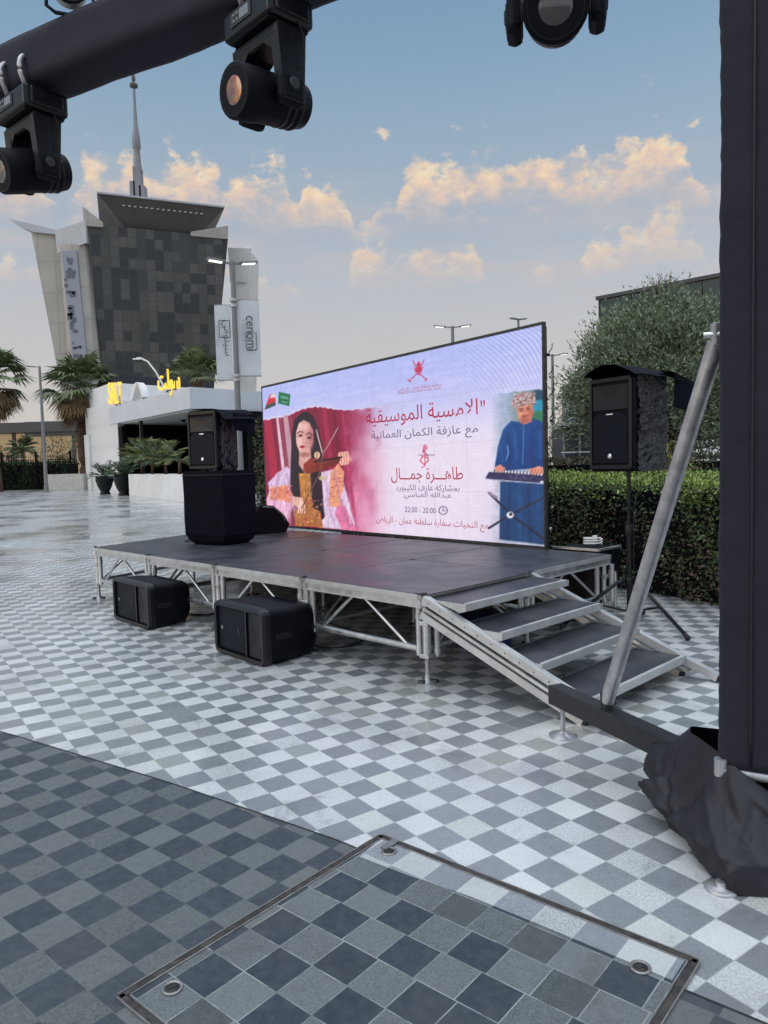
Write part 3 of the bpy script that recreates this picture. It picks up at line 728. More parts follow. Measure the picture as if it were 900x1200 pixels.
    for pts, wd, cc in (([(740, 360), (752, 420), (744, 470)], 8, (8, 40, 92)), ([(812, 350), (806, 420), (816, 470)], 7, (10, 44, 98)), ([(760, 350), (768, 440)], 6, (40, 100, 166)), ([(830, 360), (832, 440)], 6, (44, 104, 170)), ([(748, 520), (744, 690)], 8, (10, 38, 84)), ([(800, 520), (806, 695)], 9, (10, 40, 86)), ([(776, 520), (778, 690)], 7, (34, 84, 142)), ([(826, 520), (830, 690)], 6, (34, 84, 142)), ([(722, 400), (728, 450)], 6, (40, 100, 164))): line(pts, wd, cc, .55, 8)
    poly([(766, 285), (810, 275), (814, 300), (806, 325), (790, 332), (772, 318)], (222, 140, 118), 3)
    poly([(776, 318), (806, 318), (810, 330), (790, 338), (776, 332)], (206, 120, 104), 2)
    poly([(754, 285), (756, 258), (768, 244), (796, 238), (816, 246), (822, 275), (790, 280)], (176, 150, 152), 2)
    for k in range(90):
        x, y = rs.uniform(757, 818), rs.uniform(244, 279); disc(x, y, 2.4, 2, [(96, 60, 70), (220, 206, 204), (150, 90, 80)][k % 3], .9, .5)
    disc(804, 305, 9, 20, (176, 96, 82), .6, .9); disc(778, 300, 7, 12, (238, 168, 144), .5, .9); disc(790, 326, 14, 6, (150, 80, 70), .6, .8); disc(789, 314, 10, 5, (120, 66, 58), .55, .8); disc(780, 295, 8, 5, (160, 90, 80), .6, .8); disc(799, 292, 8, 5, (150, 84, 76), .6, .8)
    line([(774, 291), (784, 289)], 2, (70, 34, 30)); line([(794, 287), (804, 285)], 2, (70, 34, 30)); disc(780, 295, 3, 1.8, (50, 26, 26)); disc(799, 292, 3, 1.8, (50, 26, 26))
    line([(789, 292), (788, 304)], 2, (186, 104, 90)); line([(783, 312), (797, 310)], 2.4, (150, 60, 56))
    line([(786, 335), (786, 400), (784, 460)], 3, (60, 120, 180)); line([(742, 400), (745, 425), (738, 445)], 3, (110, 160, 200), .8)
    poly([(690, 480), (846, 490), (848, 518), (700, 504), (680, 500)], (48, 44, 84), 3); line([(700, 476), (846, 492)], 7, (222, 222, 236))
    for k in range(16): line([(706 + k * 9, 473 + k), (706 + k * 9, 480 + k)], 3.4, (34, 30, 60))
    line([(700, 505), (846, 520)], 3, (190, 190, 214)); disc(838, 514, 6, 3, (225, 225, 240))
    for k in range(14): disc(rs.uniform(716, 820), rs.uniform(490, 506), 3, 1.6, (104, 100, 150))
    poly([(706, 466), (722, 458), (736, 470), (730, 482), (710, 478)], (226, 150, 132), 2); poly([(800, 476), (828, 466), (846, 472), (846, 490), (806, 490)], (226, 146, 128), 2)
    for k in range(4): line([(812 + 9 * k, 474), (806 + 9 * k, 490)], 1.4, (150, 70, 66)); line([(712 + 6 * k, 466), (710 + 6 * k, 480)], 1.2, (150, 70, 66))
    line([(690, 545), (760, 620), (846, 690)], 7, (30, 34, 56)); line([(846, 560), (750, 614), (690, 655)], 7, (36, 40, 66)); line([(690, 545), (712, 560)], 8, (140, 130, 150))
    disc(750, 614, 10, 10, (226, 226, 236)); disc(752, 612, 5, 5, (40, 44, 60))
    # the photographs in the artwork: folds, uneven light and grain rather than flat colour
    n4 = smooth_noise(34, 150); n5 = smooth_noise(90, 60)
    ph = below * np.maximum(ss(345, 285, gx), ss(690, 715, gx))
    img *= (1 + ph * ((n4 - .5) * .10 + (n5 - .5) * .06))[..., None]
    fold = np.sin(gx * .35 + 6 * n4 + gy * .12) * ph * ss(400, 470, gy) * ss(200, 120, np.abs(gx - 170))
    img *= (1 + .05 * fold)[..., None]
    # emblem, flags, clef, clock
    mar = (176, 26, 66)
    em = (196, 52, 92)
    for x0, x1 in ((474, 507), (506, 470)):
        line([(x0, 120), (489 + (x0 - 489) * .2, 150)], 3, em); line([(489 - (x0 - 489) * .3, 163), (489 - (x0 - 489) * 1.6, 184)], 3, em); line([(489 - (x0 - 489) * 1.3, 186), (489 - (x0 - 489) * 1.75, 180)], 3, em)
    poly([(483, 134), (490, 122), (497, 133), (494, 141), (501, 146), (500, 156), (480, 158), (479, 148), (486, 142)], em, 2); line([(477, 147), (503, 144)], 3, em); poly([(484, 156), (497, 155), (494, 168), (486, 166)], em, 2, .8)
    line([(62, 262), (72, 200)], 2, (190, 190, 200)); line([(66, 262), (58, 200)], 2, (190, 190, 200))
    poly([(60, 192), (44, 196), (27, 246), (42, 240), (62, 232)], (206, 40, 50), 2); poly([(60, 192), (48, 196), (44, 208), (62, 206)], (226, 200, 204), 2); poly([(40, 214), (62, 212), (62, 224), (36, 230)], (200, 44, 52), 2); poly([(34, 230), (61, 222), (62, 234), (42, 242), (28, 246)], (60, 70, 60), 2)
    poly([(72, 188), (90, 194), (108, 200), (104, 240), (88, 234), (70, 228)], (8, 104, 66), 2)
    for k in range(6): line([(79 + 4 * k, 202 + k), (80 + 4 * k, 211 + k)], 1.8, (190, 226, 206), .8)
    line([(80, 222), (98, 228)], 2, (190, 226, 206), .8)
    line([(506, 390), (502, 412), (514, 420), (518, 440), (506, 452), (494, 440), (500, 426), (512, 430)], 3.2, (200, 60, 96)); line([(510, 390), (514, 400), (502, 412)], 3, (200, 60, 96)); line([(508, 396), (508, 456), (498, 462)], 2.4, (200, 60, 96)); line([(490, 421), (536, 423)], 2, (120, 50, 90))
    th = np.linspace(0, 2 * PI, 25); line([(560 + 12 * math.cos(a), 599 + 13 * math.sin(a)) for a in th], 2.6, (96, 70, 110)); line([(560, 591), (560, 600), (567, 600)], 2, (96, 70, 110))
    # panel seams, moire and fine scan texture of the panel itself
    moire = np.sin(((gx - 780) * 1.0 - (gy - 100) * .75) * .62 + np.hypot(gx - 850, gy - 60) * .25) * ss(.70, .96, uu) * ss(.60, .95, vv)
    img *= (1 + .10 * moire[..., None]); img *= 1 + .025 * np.sin(vv * 2 * PI * 64)[..., None] * .6
    img += (n2[..., None] - .5) * 7 + (rs.random(uu.shape)[..., None] - .5) * 12
    cab = np.minimum(np.abs((uu * 10) % 1 - .5), 9) ; cabv = np.abs((vv * 4) % 1 - .5)
    img *= (1 - .05 * (cab > .494) - .05 * (cabv > .490))[..., None]
    img = np.clip(img, 0, 255).reshape(NY, SS, NX, SS, 3).mean((1, 3))
    # grid mesh with one colour per cell corner
    us = np.linspace(0, 1, NX); vs_ = np.linspace(0, 1, NY)
    U, V = np.meshgrid(us, vs_)
    xx = .02 + U * (W - .04); zt = ZL + (ZR - ZL) * xx / W - HS - .035
    co = np.stack([xx, np.full_like(xx, -.002), z0 + V * (zt - z0)], -1).reshape(-1, 3)
    me = bpy.data.meshes.new('display'); idx = np.arange(NX * NY).reshape(NY, NX)
    fc = np.stack([idx[:-1, :-1], idx[:-1, 1:], idx[1:, 1:], idx[1:, :-1]], -1).reshape(-1, 4)
    me.vertices.add(len(co)); me.vertices.foreach_set('co', co.ravel())
    me.loops.add(fc.size); me.loops.foreach_set('vertex_index', fc.ravel().astype(np.int32))
    me.polygons.add(len(fc)); me.polygons.foreach_set('loop_start', np.arange(0, fc.size, 4, dtype=np.int32)); me.update(calc_edges=True)
    at = me.color_attributes.new('picture', 'FLOAT_COLOR', 'POINT')
    lin = img.reshape(-1, 3) / 255; lin = np.where(lin <= .04045, lin / 12.92, ((lin + .055) / 1.055) ** 2.4)
    at.data.foreach_set('color', np.c_[lin, np.ones(len(lin))].astype(np.float32).ravel())
    m = bpy.data.materials.new('lit LED picture'); m.use_nodes = True; N = NT(m.node_tree); b = N.n['Principled BSDF']
    va = N.new('ShaderNodeVertexColor', layer_name='picture'); b.inputs['Base Color'].default_value = (.01, .01, .012, 1); b.inputs['Roughness'].default_value = .6
    N.l.new(va.outputs[0], b.inputs['Emission Color']); b.inputs['Emission Strength'].default_value = 1.0
    me.materials.append(m)
    disp = bpy.data.objects.new('display', me); COL.objects.link(disp); disp.parent = t
    # frame and cabinets
    mb = MB()
    mb.bar((0, .018, .015), (W, .018, .015), .045, .03, STEEL_D)
    mb.bar((0, .018, top(0)), (W, .018, top(W)), .048, .03, STEEL_D)
    mb.bar((.0085, .03, .02), (.0085, .03, top(0)), .017, .07, STEEL_D, up=(0, 1, 0)); mb.bar((W - .0085, .018, .02), (W - .0085, .018, top(W)), .017, .045, STEEL_D, up=(0, 1, 0))
    mb.build('frame', t)
    for k in range(10):
        for r in range(4):
            x0, x1 = k * W / 10 + .006, (k + 1) * W / 10 - .006; xm = (x0 + x1) / 2; hh = (top(xm) - .05) / 4
            mb = MB(); mb.box((xm, .035, .035 + (r + .5) * hh), (x1 - x0, .05, hh - .01), BLACK2); mb.box((xm, .09, .035 + (r + .5) * hh), (.18, .02, hh * .6), STEEL_D)
            mb.build('cabinet', t)
    for k in range(9):
        z = .2 + k * .21; mb = MB(); mb.bbox((W + .012, .06 + .03 * (k % 2), z), (.022, .03, .028), [SILVER, GALV, BLACK][k % 3], .006); mb.path([(W + .012, .06, z + .02), (W + .03, .09, z + .06), (W + .02, .11, z + .11)], .005, BLACK, 6); mb.build('cable_connector', t)
    for x in (.5, 1.7, 2.9, 4.1):
        mb = MB(); mb.tube((x, .15, .01), (x, .15, 1.5), .025, GALV); mb.tube((x, .15, 1.4), (x, .75, .02), .02, GALV); mb.build('rear_brace', t)
    # lettering
    def emi(name, col, s=1.0): return mat(name, (.01, .01, .01, 1), .6, emit=srgb(*col), estr=s)
    red_, grey_, pur_ = emi('crimson screen text', (168, 18, 60)), emi('mauve screen text', (92, 70, 112)), emi('rose screen text', (176, 60, 96))
    RX = Matrix.Rotation(PI / 2, 3, 'X')
    def text(nm, s, x0, y0, x1, y1, mm, hgt, bold):
        (u0, v0), (u1, v1) = H([(x0, y0), (x1, y1)])
        xm = .02 + (u0 + u1) / 2 * (W - .04); zt_ = ZL + (ZR - ZL) * xm / W - HS - .035; zz = z0 + (v0 + v1) / 2 * (zt_ - z0)
        lettering(nm, s, abs(u1 - u0) * (W - .04), mm, disp, (xm, -.006, zz), RX, height=hgt * (zt_ - z0), bold=bold)
    text('headline_text', arab('الامسية الموسيقية'), 336, 297, 660, 282, red_, .108, .020)
    text('quote_mark', '"', 668, 268, 680, 266, red_, .03, .02)
    text('subtitle_text', arab('مع عازفة الكمان العمانية'), 352, 358, 660, 349, grey_, .068, .012)
    text('name_text', arab('طاهـــرة جمـــال'), 410, 487, 618, 486, red_, .088, .022)
    text('guest_text', arab('بمشاركة عازف الكيبورد'), 424, 527, 608, 530, grey_, .042, .006)
    text('guest_name_text', arab('عبدالله العباسي'), 448, 551, 586, 556, grey_, .042, .006)
    text('time_text', '22:00 - 20:00', 450, 596, 540, 600, grey_, .030, .012)
    text('greeting_text', arab('مع التحيات سفارة سلطنة عمان - الرياض'), 365, 632, 690, 652, pur_, .055, .014)
    text('embassy_text', arab('سفارة سلطنة عمان - الرياض'), 432, 210, 556, 200, pur_, .022, .006)
    text('embassy_caption', 'EMBASSY OF THE SULTANATE OF OMAN - RIYADH', 434, 220, 554, 212, pur_, .013, .004)
screen()

# ================================================================== LOUDSPEAKERS
def speaker_body(t, w, d, h, horn=True):
    """upright two-way loudspeaker, front towards local -y, standing on z = 0"""
    mb = MB()
    f = [(-w / 2, -d / 2), (w / 2, -d / 2), (w / 2 * .98, 0), (w / 2 * .72, d / 2), (-w / 2 * .72, d / 2), (-w / 2 * .98, 0)]
    n = len(f); lv = []
    for z, k in ((0, .93), (.03, 1), (h - .03, 1), (h, .93)): lv.append([(x * k, y * k, z) for x, y in f])
    vs = [p for l in lv for p in l]; fs = [tuple(range(n))[::-1], tuple(range(3 * n, 4 * n))]
    for i in range(3):
        for k in range(n): fs.append((i * n + k, i * n + (k + 1) % n, (i + 1) * n + (k + 1) % n, (i + 1) * n + k))
    mb.add(vs, fs, BLACK2); cab = mb.build('cabinet', t)
    y = -d / 2
    mb = MB()   # raised bezel round the front
    for a, b in (((-w / 2 + .015, h - .03), (w / 2 - .015, h - .03)), ((-w / 2 + .015, .04), (w / 2 - .015, .04))): mb.bar((a[0], y - .006, a[1]), (b[0], y - .006, b[1]), .03, .026, BLACK, up=(0, 1, 0))
    for sx in (-1, 1): mb.bbox((sx * (w / 2 - .02), y - .006, h / 2), (.028, .03, h - .06), BLACK, .008)
    mb.build('bezel', t)
    mb = MB(); gw = w - .09
    pts = [(-gw / 2, .075), (gw / 2, .075)] + [(gw / 2 * math.cos(a), h * .56 + .05 * math.sin(a)) for a in np.linspace(0, PI, 11)]
    mb.extr([(px, y - .016, pz) for px, pz in pts], (0, .018, 0), GRILLE); g = mb.build('grille', t)
    mb = MB(); mb.lathe((0, y - .018, .13), [(.022, 0), (.022, .005), (.012, .008)], SILVER, 18, Matrix.Rotation(PI / 2, 3, 'X')); mb.build('badge', t)
    mb = MB(); mb.bbox((0, y - .018, h * .56 + .034), (.07, .006, .014), SILVER, .003); mb.build('name_strip', t)
    z0, z1 = h * .65, h - .075; mb = MB(); hw = gw / 2
    o = [(-hw, y - .012, z0), (hw, y - .012, z0), (hw, y - .012, z1), (-hw, y - .012, z1)]; zi = (z0 + z1) / 2
    i_ = [(-hw * .3, y - .002, zi - .03), (hw * .3, y - .002, zi - .03), (hw * .3, y - .002, zi + .03), (-hw * .3, y - .002, zi + .03)]
    mb.add(o + i_, [(0, 1, 5, 4), (1, 2, 6, 5), (2, 3, 7, 6), (3, 0, 4, 7), (4, 5, 6, 7)], BLACK); mb.build('horn', t)

def creased(mb, p00, p10, p11, p01, m, nx=14, nz=18, amp=.012, seed=1, thick=None):
    rg = np.random.default_rng(seed); P = [Vector(p) for p in (p00, p10, p11, p01)]
    nrm = (P[1] - P[0]).cross(P[3] - P[0]).normalized(); vs = []
    for j in range(nz + 1):
        for i in range(nx + 1):
            u, v = i / nx, j / nz
            p = P[0] * (1 - u) * (1 - v) + P[1] * u * (1 - v) + P[2] * u * v + P[3] * (1 - u) * v
            vs.append(p + nrm * float(rg.normal() * amp * (0 if (i in (0, nx) and False) else 1)))
    return mb.add(vs, [(j * (nx + 1) + i, j * (nx + 1) + i + 1, (j + 1) * (nx + 1) + i + 1, (j + 1) * (nx + 1) + i) for j in range(nz) for i in range(nx)], m, True)

# loudspeaker on a tripod stand at the right of the stage
SB = (2.115, 6.456, 0)
def stand():
    t = thing('speaker_stand', 'black tripod speaker stand between the stage stairs and the clipped hedge', 'speaker stand', SB, R(-43))
    mb = MB(); mb.tube((0, 0, .12), (0, 0, .85), .021, BLACK); mb.tube((0, 0, .8), (0, 0, 1.36), .0165, BLACK); mb.build('pole', t)
    mb = MB(); mb.lathe((0, 0, .80), [(.030, 0), (.032, .02), (.032, .09), (.026, .10)], BLACK); mb.tube((.03, 0, .85), (.07, 0, .85), .008, BLACK); mb.tube((.07, -.02, .85), (.07, .02, .85), .008, BLACK); mb.build('height_clamp', t)
    mb = MB(); mb.lathe((0, 0, .36), [(.034, 0), (.036, .02), (.036, .07), (.03, .08)], BLACK); mb.build('tripod_collar', t)
    mb = MB(); mb.lathe((0, 0, .12), [(.03, 0), (.03, .05)], BLACK); mb.build('brace_collar', t)
    for k in range(3):
        a = R(-17 + 120 * k); c, s = math.cos(a), math.sin(a)
        mb = MB(); mb.path([(.035 * c, .035 * s, .41), (.10 * c, .10 * s, .40), (.60 * c, .60 * s, .02)], .016, BLACK, 10); lg = mb.build('leg', t)
        mb = MB(); mb.path([(.565 * c, .565 * s, .045), (.61 * c, .61 * s, .012)], .021, RUBBER, 10); mb.build('rubber_foot', lg)
        mb = MB(); mb.tube((.03 * c, .03 * s, .145), (.33 * c, .33 * s, .225), .010, BLACK, n=8); mb.build('brace', t)
stand()
def stand_speaker():
    w, d, h = .47, .42, .80
    t = thing('loudspeaker', 'black loudspeaker with a creased shiny rain cover on the tripod stand', 'loudspeaker', (SB[0] , SB[1], 1.362), R(-60))
    speaker_body(t, w, d, h)
    mb = MB()
    x = w / 2 + .008
    creased(mb, (x, -d / 2 + .05, .0), (x - .02, d / 2, .0), (x - .02, d / 2, h * .50), (x, -d / 2 + .05, h * .50), WRAP, 12, 14, .006, 3)
    creased(mb, (x + .012, -d / 2 + .06, h * .42), (x - .01, d / 2, h * .42), (x - .01, d / 2, h * .78), (x + .012, -d / 2 + .06, h * .78), WRAP, 12, 12, .014, 4)
    creased(mb, (x + .004, -d / 2 + .05, h * .74), (x - .02, d / 2, h * .76), (x - .02, d / 2, h + .01), (x + .004, -d / 2 + .05, h + .01), WRAP, 10, 10, .007, 6)
    mb.build('rain_cover', t)
    mb = MB()    # flap folded back over the top, arched
    arc = []
    for k in range(9):
        s = k / 8; arc.append((-w / 2 - .03 + (w + .10) * s, h + .012 + .085 * math.sin(PI * min(1, s * 1.12)) ** .8 if s < .89 else h - .01))
    vs = []; ys = np.linspace(-d / 2 - .05, d / 2 + .12, 8)
    for j, yy in enumerate(ys):
        for i, (xx, zz) in enumerate(arc): vs.append((xx, yy, zz - .04 * (j / 7) ** 2 + .006 * math.sin(3 * i + 2 * j)))
    nA = len(arc)
    fl = [(j * nA + i, j * nA + i + 1, (j + 1) * nA + i + 1, (j + 1) * nA + i) for j in range(7) for i in range(nA - 1)]
    mb.add(vs, fl, NYLON, True)
    base = [(xx, yy, h + .001) for yy in (-d / 2 - .04, d / 2 + .1) for xx in (-w / 2 - .02, w / 2 + .03)]
    mb.add(base, [(0, 1, 3, 2)], NYLON)
    mb.add([(w / 2 - .1, d / 2, h + .05), (w / 2 + .05, d / 2 + .02, h + .02), (w / 2 + .06, d / 2 + .26, h - .06), (w / 2 - .08, d / 2 + .25, h - .02), (w / 2 + .04, d / 2 + .02, h * .66), (w / 2 + .05, d / 2 + .20, h * .62)], [(0, 1, 2, 3), (1, 4, 5, 2)], NYLON)
    mb.build('cover_flap', t)
    mb = MB(); mb.path([(.08, 0, .0), (.09, .01, -.15), (.05, .0, -.35), (.03, .02, -.9)], .005, RUBBER, 6); mb.path([(w / 2, .1, .02), (w / 2 + .01, .1, -.2), (w / 2 + .01, .1, -.45)], .004, RUBBER, 6); mb.build('cable', t)
stand_speaker()

# subwoofer under a cover and the loudspeaker on it
SUB = Vector((-1.905, 8.72, HS))
def sub():
    t = thing('subwoofer', 'large subwoofer under a fitted black cover on the left part of the stage', 'subwoofer', SUB, R(-33))
    w, d, h = .66, .52, .845
    mb = MB(); lv = []
    def ring(ww, dd, z, ch): 
        x, y = ww / 2, dd / 2
        return [(-x + ch, -y, z), (x - ch, -y, z), (x, -y + ch, z), (x, y - ch, z), (x - ch, y, z), (-x + ch, y, z), (-x, y - ch, z), (-x, -y + ch, z)]
    rg = random.Random(4)
    rings = [ring(w * .80, d * .80, 0, .06), ring(w * .93, d * .93, .05, .03), ring(w, d, .12, .015), ring(w * 1.005, d * 1.005, .3, .012), ring(w * .995, d, .55, .012), ring(w, d, .80, .012), ring(w * .985, d * .98, h, .02)]
    vs = [Vector(p) + Vector((rg.uniform(-1, 1), rg.uniform(-1, 1), 0)) * .004 for r in rings for p in r]; fs = [tuple(range(8))[::-1], tuple(range(48, 56))]
    for i in range(6):
        for k in range(8): fs.append((i * 8 + k, i * 8 + (k + 1) % 8, (i + 1) * 8 + (k + 1) % 8, (i + 1) * 8 + k))
    mb.add(vs, fs, NYLON); mb.build('fitted_cover', t)
    mb = MB(); mb.bar((-w / 2 - .004, -d / 2 - .004, h - .045), (w / 2 + .004, -d / 2 - .004, h - .045), .006, .008, BLACK); mb.bar((w / 2 + .004, -d / 2, h - .045), (w / 2 + .004, d / 2, h - .045), .006, .008, BLACK); mb.build('cover_seam', t)
    mb = MB()
    for sx in (-1, 1):
        for sy in (-1, 1): mb.lathe((sx * w * .3, sy * d * .3, -.001), [(.03, 0), (.03, .02)], RUBBER, 12)
    mb.build('rubber_feet', t)
    t2 = thing('loudspeaker', 'black loudspeaker with a partly unzipped cover standing on the covered subwoofer', 'loudspeaker', SUB + Vector((-.03, .01, h + .003)), R(-33))
    w2, d2, h2 = .46, .38, .685
    speaker_body(t2, w2, d2, h2)
    mb = MB(); x = w2 / 2 + .006
    creased(mb, (x, -d2 / 2 + .04, .0), (x - .01, d2 * .28, .0), (x - .01, d2 * .28, h2 * .97), (x, -d2 / 2 + .04, h2 * .97), WRAP, 12, 18, .012, 9)
    mb.build('rain_cover', t2)
    mb = MB(); vs = []; 
    for j in range(7):
        for i in range(8):
            u, v = i / 7, j / 6; vs.append((-w2 / 2 - .01 + (w2 + .13) * u, -d2 / 2 + (d2 + .15) * v, h2 + .012 - .22 * max(0, u - .78) * 5 * (u > .8) * .5 + .008 * math.sin(5 * u + 4 * v)))
    mb.add(vs, [(j * 8 + i, j * 8 + i + 1, (j + 1) * 8 + i + 1, (j + 1) * 8 + i) for j in range(6) for i in range(7)], NYLON, True)
    creased(mb, (w2 / 2 + .09, -.02, h2 * .66), (w2 / 2 + .09, d2 / 2 + .15, h2 * .62), (w2 / 2 + .08, d2 / 2 + .15, h2 * .92), (w2 / 2 + .08, -.02, h2 * .95), NYLON, 5, 6, .008, 2)
    mb.build('cover_flap', t2)
    mb = MB(); creased(mb, (-.02, -.19 - .05, .004), (.26, -.26, .004), (.30, -.02, .02), (.05, -.1, .03), WRAP, 8, 6, .006, 12); mb.build('loose_cover_hem', t2)
sub()

def floor_monitor(p0, p1, label, dep=.44, h=.42):
    """loudspeaker lying on its side; p0, p1 = bottom left and right corners of its grille side"""
    a = Vector((p0[0], p0[1], 0)); b = Vector((p1[0], p1[1], 0)); L = (b - a).length; yaw = math.atan2((b - a).y, (b - a).x)
    t = thing('floor_monitor', label, 'monitor speaker', (a + b) / 2, yaw, 'loudspeakers lying in front of the stage')
    x = L / 2
    def rr(hw, z0, z1, r):
        P = []
        for cx, cz, a0 in ((hw - r, z0 + r, -90), (hw - r, z1 - r, 0), (-hw + r, z1 - r, 90), (-hw + r, z0 + r, 180)):
            for k in range(5): a = R(a0 + 22.5 * k); P.append((cx + r * math.cos(a), cz + r * math.sin(a)))
        return P
    mb = MB(); sec = [(.0, 0, .0, h, .045), (.05, 0, .0, h, .05), (dep * .55, .012, .002, h * .985, .06), (dep * .86, .045, .012, h * .95, .07), (dep, .10, .05, h * .88, .08)]
    vs = []
    for y, ins, z0, z1, r in sec: vs += [(px, y, pz) for px, pz in rr(x - ins, z0 + .006, z1, r)]
    n = 20; fs = [tuple(range(n))[::-1], tuple(range(4 * n, 5 * n))] + [(i * n + k, i * n + (k + 1) % n, (i + 1) * n + (k + 1) % n, (i + 1) * n + k) for i in range(4) for k in range(n)]
    mb.add(vs, fs, BLACK2)
    for z in (.14, .28): mb.bar((x + .001, .06, z), (x - .008, dep * .5, z), .004, .004, BLACK)
    mb.build('cabinet', t)
    mb = MB(); o_ = rr(x + .006, 0, h + .006, .055); i_ = rr(x - .032, .036, h - .032, .03)
    vs = [(px, -.038, pz) for px, pz in rr(x - .004, .008, h - .004, .05)] + [(px, -.012, pz) for px, pz in o_] + [(px, .03, pz) for px, pz in o_] + [(px, -.034, pz) for px, pz in i_] + [(px, .0, pz) for px, pz in i_]
    fs = []
    for a, b in ((0, 1), (1, 2), (3, 0), (4, 3)): fs += [(a * n + k, a * n + (k + 1) % n, b * n + (k + 1) % n, b * n + k) for k in range(n)]
    mb.add(vs, fs, BLACK)
    mb.bar((x - L * .36, -.012, .03), (x - L * .36, -.012, h - .03), .024, .03, BLACK)
    mb.build('bezel', t)
    mb = MB(); mb.bbox((-L * .19, -.004, h / 2), (L * .55, .022, h - .08), GRILLE, .008); mb.build('grille', t)
    mb = MB(); x0, x1, z0, z1 = x - L * .33, x - .035, .045, h - .045
    o = [(x0, -.012, z0), (x1, -.012, z0), (x1, -.012, z1), (x0, -.012, z1)]; xm, zm = (x0 + x1) / 2, h / 2
    i_ = [(xm - .02, -.001, zm - .05), (xm + .03, -.001, zm - .05), (xm + .03, -.001, zm + .05), (xm - .02, -.001, zm + .05)]
    mb.add(o + i_, [(0, 1, 5, 4), (1, 2, 6, 5), (2, 3, 7, 6), (3, 0, 4, 7), (4, 5, 6, 7)], BLACK); mb.build('horn', t)
    lz = Matrix.Rotation(PI / 2, 3, 'X')
    mb = MB(); mb.lathe((-L * .37, -.016, h * .5), [(.016, 0), (.016, .004), (.008, .007)], POLE, 16, lz); mb.build('badge', t)
    mb = MB(); mb.bbox((-L * .02, -.016, h * .5), (.016, .008, .07), STEEL_D, .006); mb.build('name_strip', t)
    mb = MB(); mb.bbox((x - .008, dep * .3, h * .5), (.02, .15, .05), BLACK, .012); mb.build('side_handle', t)
    mb = MB()
    for sx in (-1, 1):
        for y in (.05, dep - .08): mb.lathe((sx * (x - .09), y, 0), [(.02, 0), (.02, .02)], RUBBER, 10)
    mb.build('rubber_feet', t)
floor_monitor((-2.70, 7.44), (-2.17, 6.86), 'left black loudspeaker lying on its side on the paving, farther from the stairs')
floor_monitor((-1.37, 6.02), (-.89, 5.475), 'black loudspeaker lying on its side on the paving, nearer to the stage stairs', .52)

# wedge monitor at the far end of the deck, in front of the screen
def wedge():
    t = thing('wedge_monitor', 'small black wedge monitor with a pale rim at the foot of the LED screen', 'stage monitor', (-1.62, 9.95, HS + .003), R(38))
    mb = MB(); prof = [(-.24, 0), (.22, 0), (.27, .10), (.20, .22), (.05, .34), (-.16, .36), (-.24, .25)]
    mb.extr([(x, -.24, z) for x, z in prof], (0, .48, 0), BLACK2); mb.build('cabinet', t)
    mb = MB(); mb.path([(-.12, -.243, .35), (.04, -.243, .335), (.16, -.243, .24), (.21, -.243, .13)], .009, POLE, 6); mb.build('rim', t)
    mb = MB(); mb.box((.13, 0, .292), (.19, .40, .012), GRILLE, Matrix.Rotation(R(39), 3, 'Y')); mb.build('grille', t)
wedge()

# small gear on and under the stage
def stage_pt(x, y, z): return SO + Vector((.7042 * x + .7100 * y, -.7100 * x + .7042 * y, z))
t = thing('road_case', 'flat black road case with silver edges beside the right end of the screen', 'road case', stage_pt(-.47, 2.95, 0), R(YS))
mb = MB(); mb.bbox((0, 0, .48), (.50, .42, .24), BLACK2, .01); mb.build('case_body', t)
mb = MB(); P4 = [(-.25, -.215, .605), (.25, -.215, .605), (.25, .215, .605), (-.25, .215, .605)]
for a, b in ((P4[0], P4[1]), (P4[1], P4[2])): mb.bar(a, b, .022, .022, ALU)
mb.build('edge_profile', t)
for sx in (-1, 1):
    for sy in (-1, 1):
        mb = MB(); mb.tube((sx * .21, sy * .17, 0), (sx * .21, sy * .17, .37), .022, ALU); mb.build('support_leg', t)
t = thing('cable_coil', 'small coil of white cable lying on the flat black road case', 'cable', stage_pt(-.40, 2.95, .618), 0)
mb = MB(); mb.path([(.09 * math.cos(a) + .01 * math.sin(3 * a), .09 * math.sin(a), .012 + .004 * a) for a in np.linspace(0, 18, 60)], .008, PAINTW, 6); mb.build('cable_loops', t)
mb = MB(); mb.bbox((.02, .0, .07), (.045, .035, .06), PAINTW, .01); mb.build('plug', t)
t = thing('plastic_tub', 'dark blue plastic tub stored under the stage near the stairs', 'tub', SO + Vector((-.704 * .25 + .71 * 1.0, .71 * .25 + .704 * 1.0, 0)), R(20))
BLUE = mat('blue plastic', (.010, .018, .12, 1), .45)
mb = MB(); mb.box((0, 0, .13), (.38, .28, .26), BLUE, Matrix.Rotation(PI, 3, 'X'), taper=.86); mb.build('tub_body', t)
mb = MB(); mb.bbox((0, 0, .265), (.42, .32, .025), BLUE, .008); mb.build('tub_rim', t)

def cable(label, pts, r=.006):
    p0 = Vector(pts[0]); t = thing('cable', label, 'cable', p0); n = []
    P = [Vector(p) - p0 for p in pts]
    for k in range(len(P) - 1):
        a, b, c, d = P[max(0, k - 1)], P[k], P[k + 1], P[min(len(P) - 1, k + 2)]
        for q in range(8):
            u = q / 8; n.append(.5 * (2 * b + (c - a) * u + (2 * a - 5 * b + 4 * c - d) * u * u + (3 * b - a - 3 * c + d) * u ** 3))
    n.append(P[-1]); mb = MB(); mb.path(n, r, RUBBER, 6); mb.build('cable_run', t)
stg = lambda x, y, z: tuple(stage_pt(x, y, z))
cable('thin black cable lying loose on the deck left of the covered subwoofer', [stg(-4.35, 1.15, HS + .006), stg(-4.7, .95, HS + .006), stg(-4.9, 1.25, HS + .006), stg(-4.75, 1.6, HS + .006), stg(-4.5, 1.75, HS + .006)])
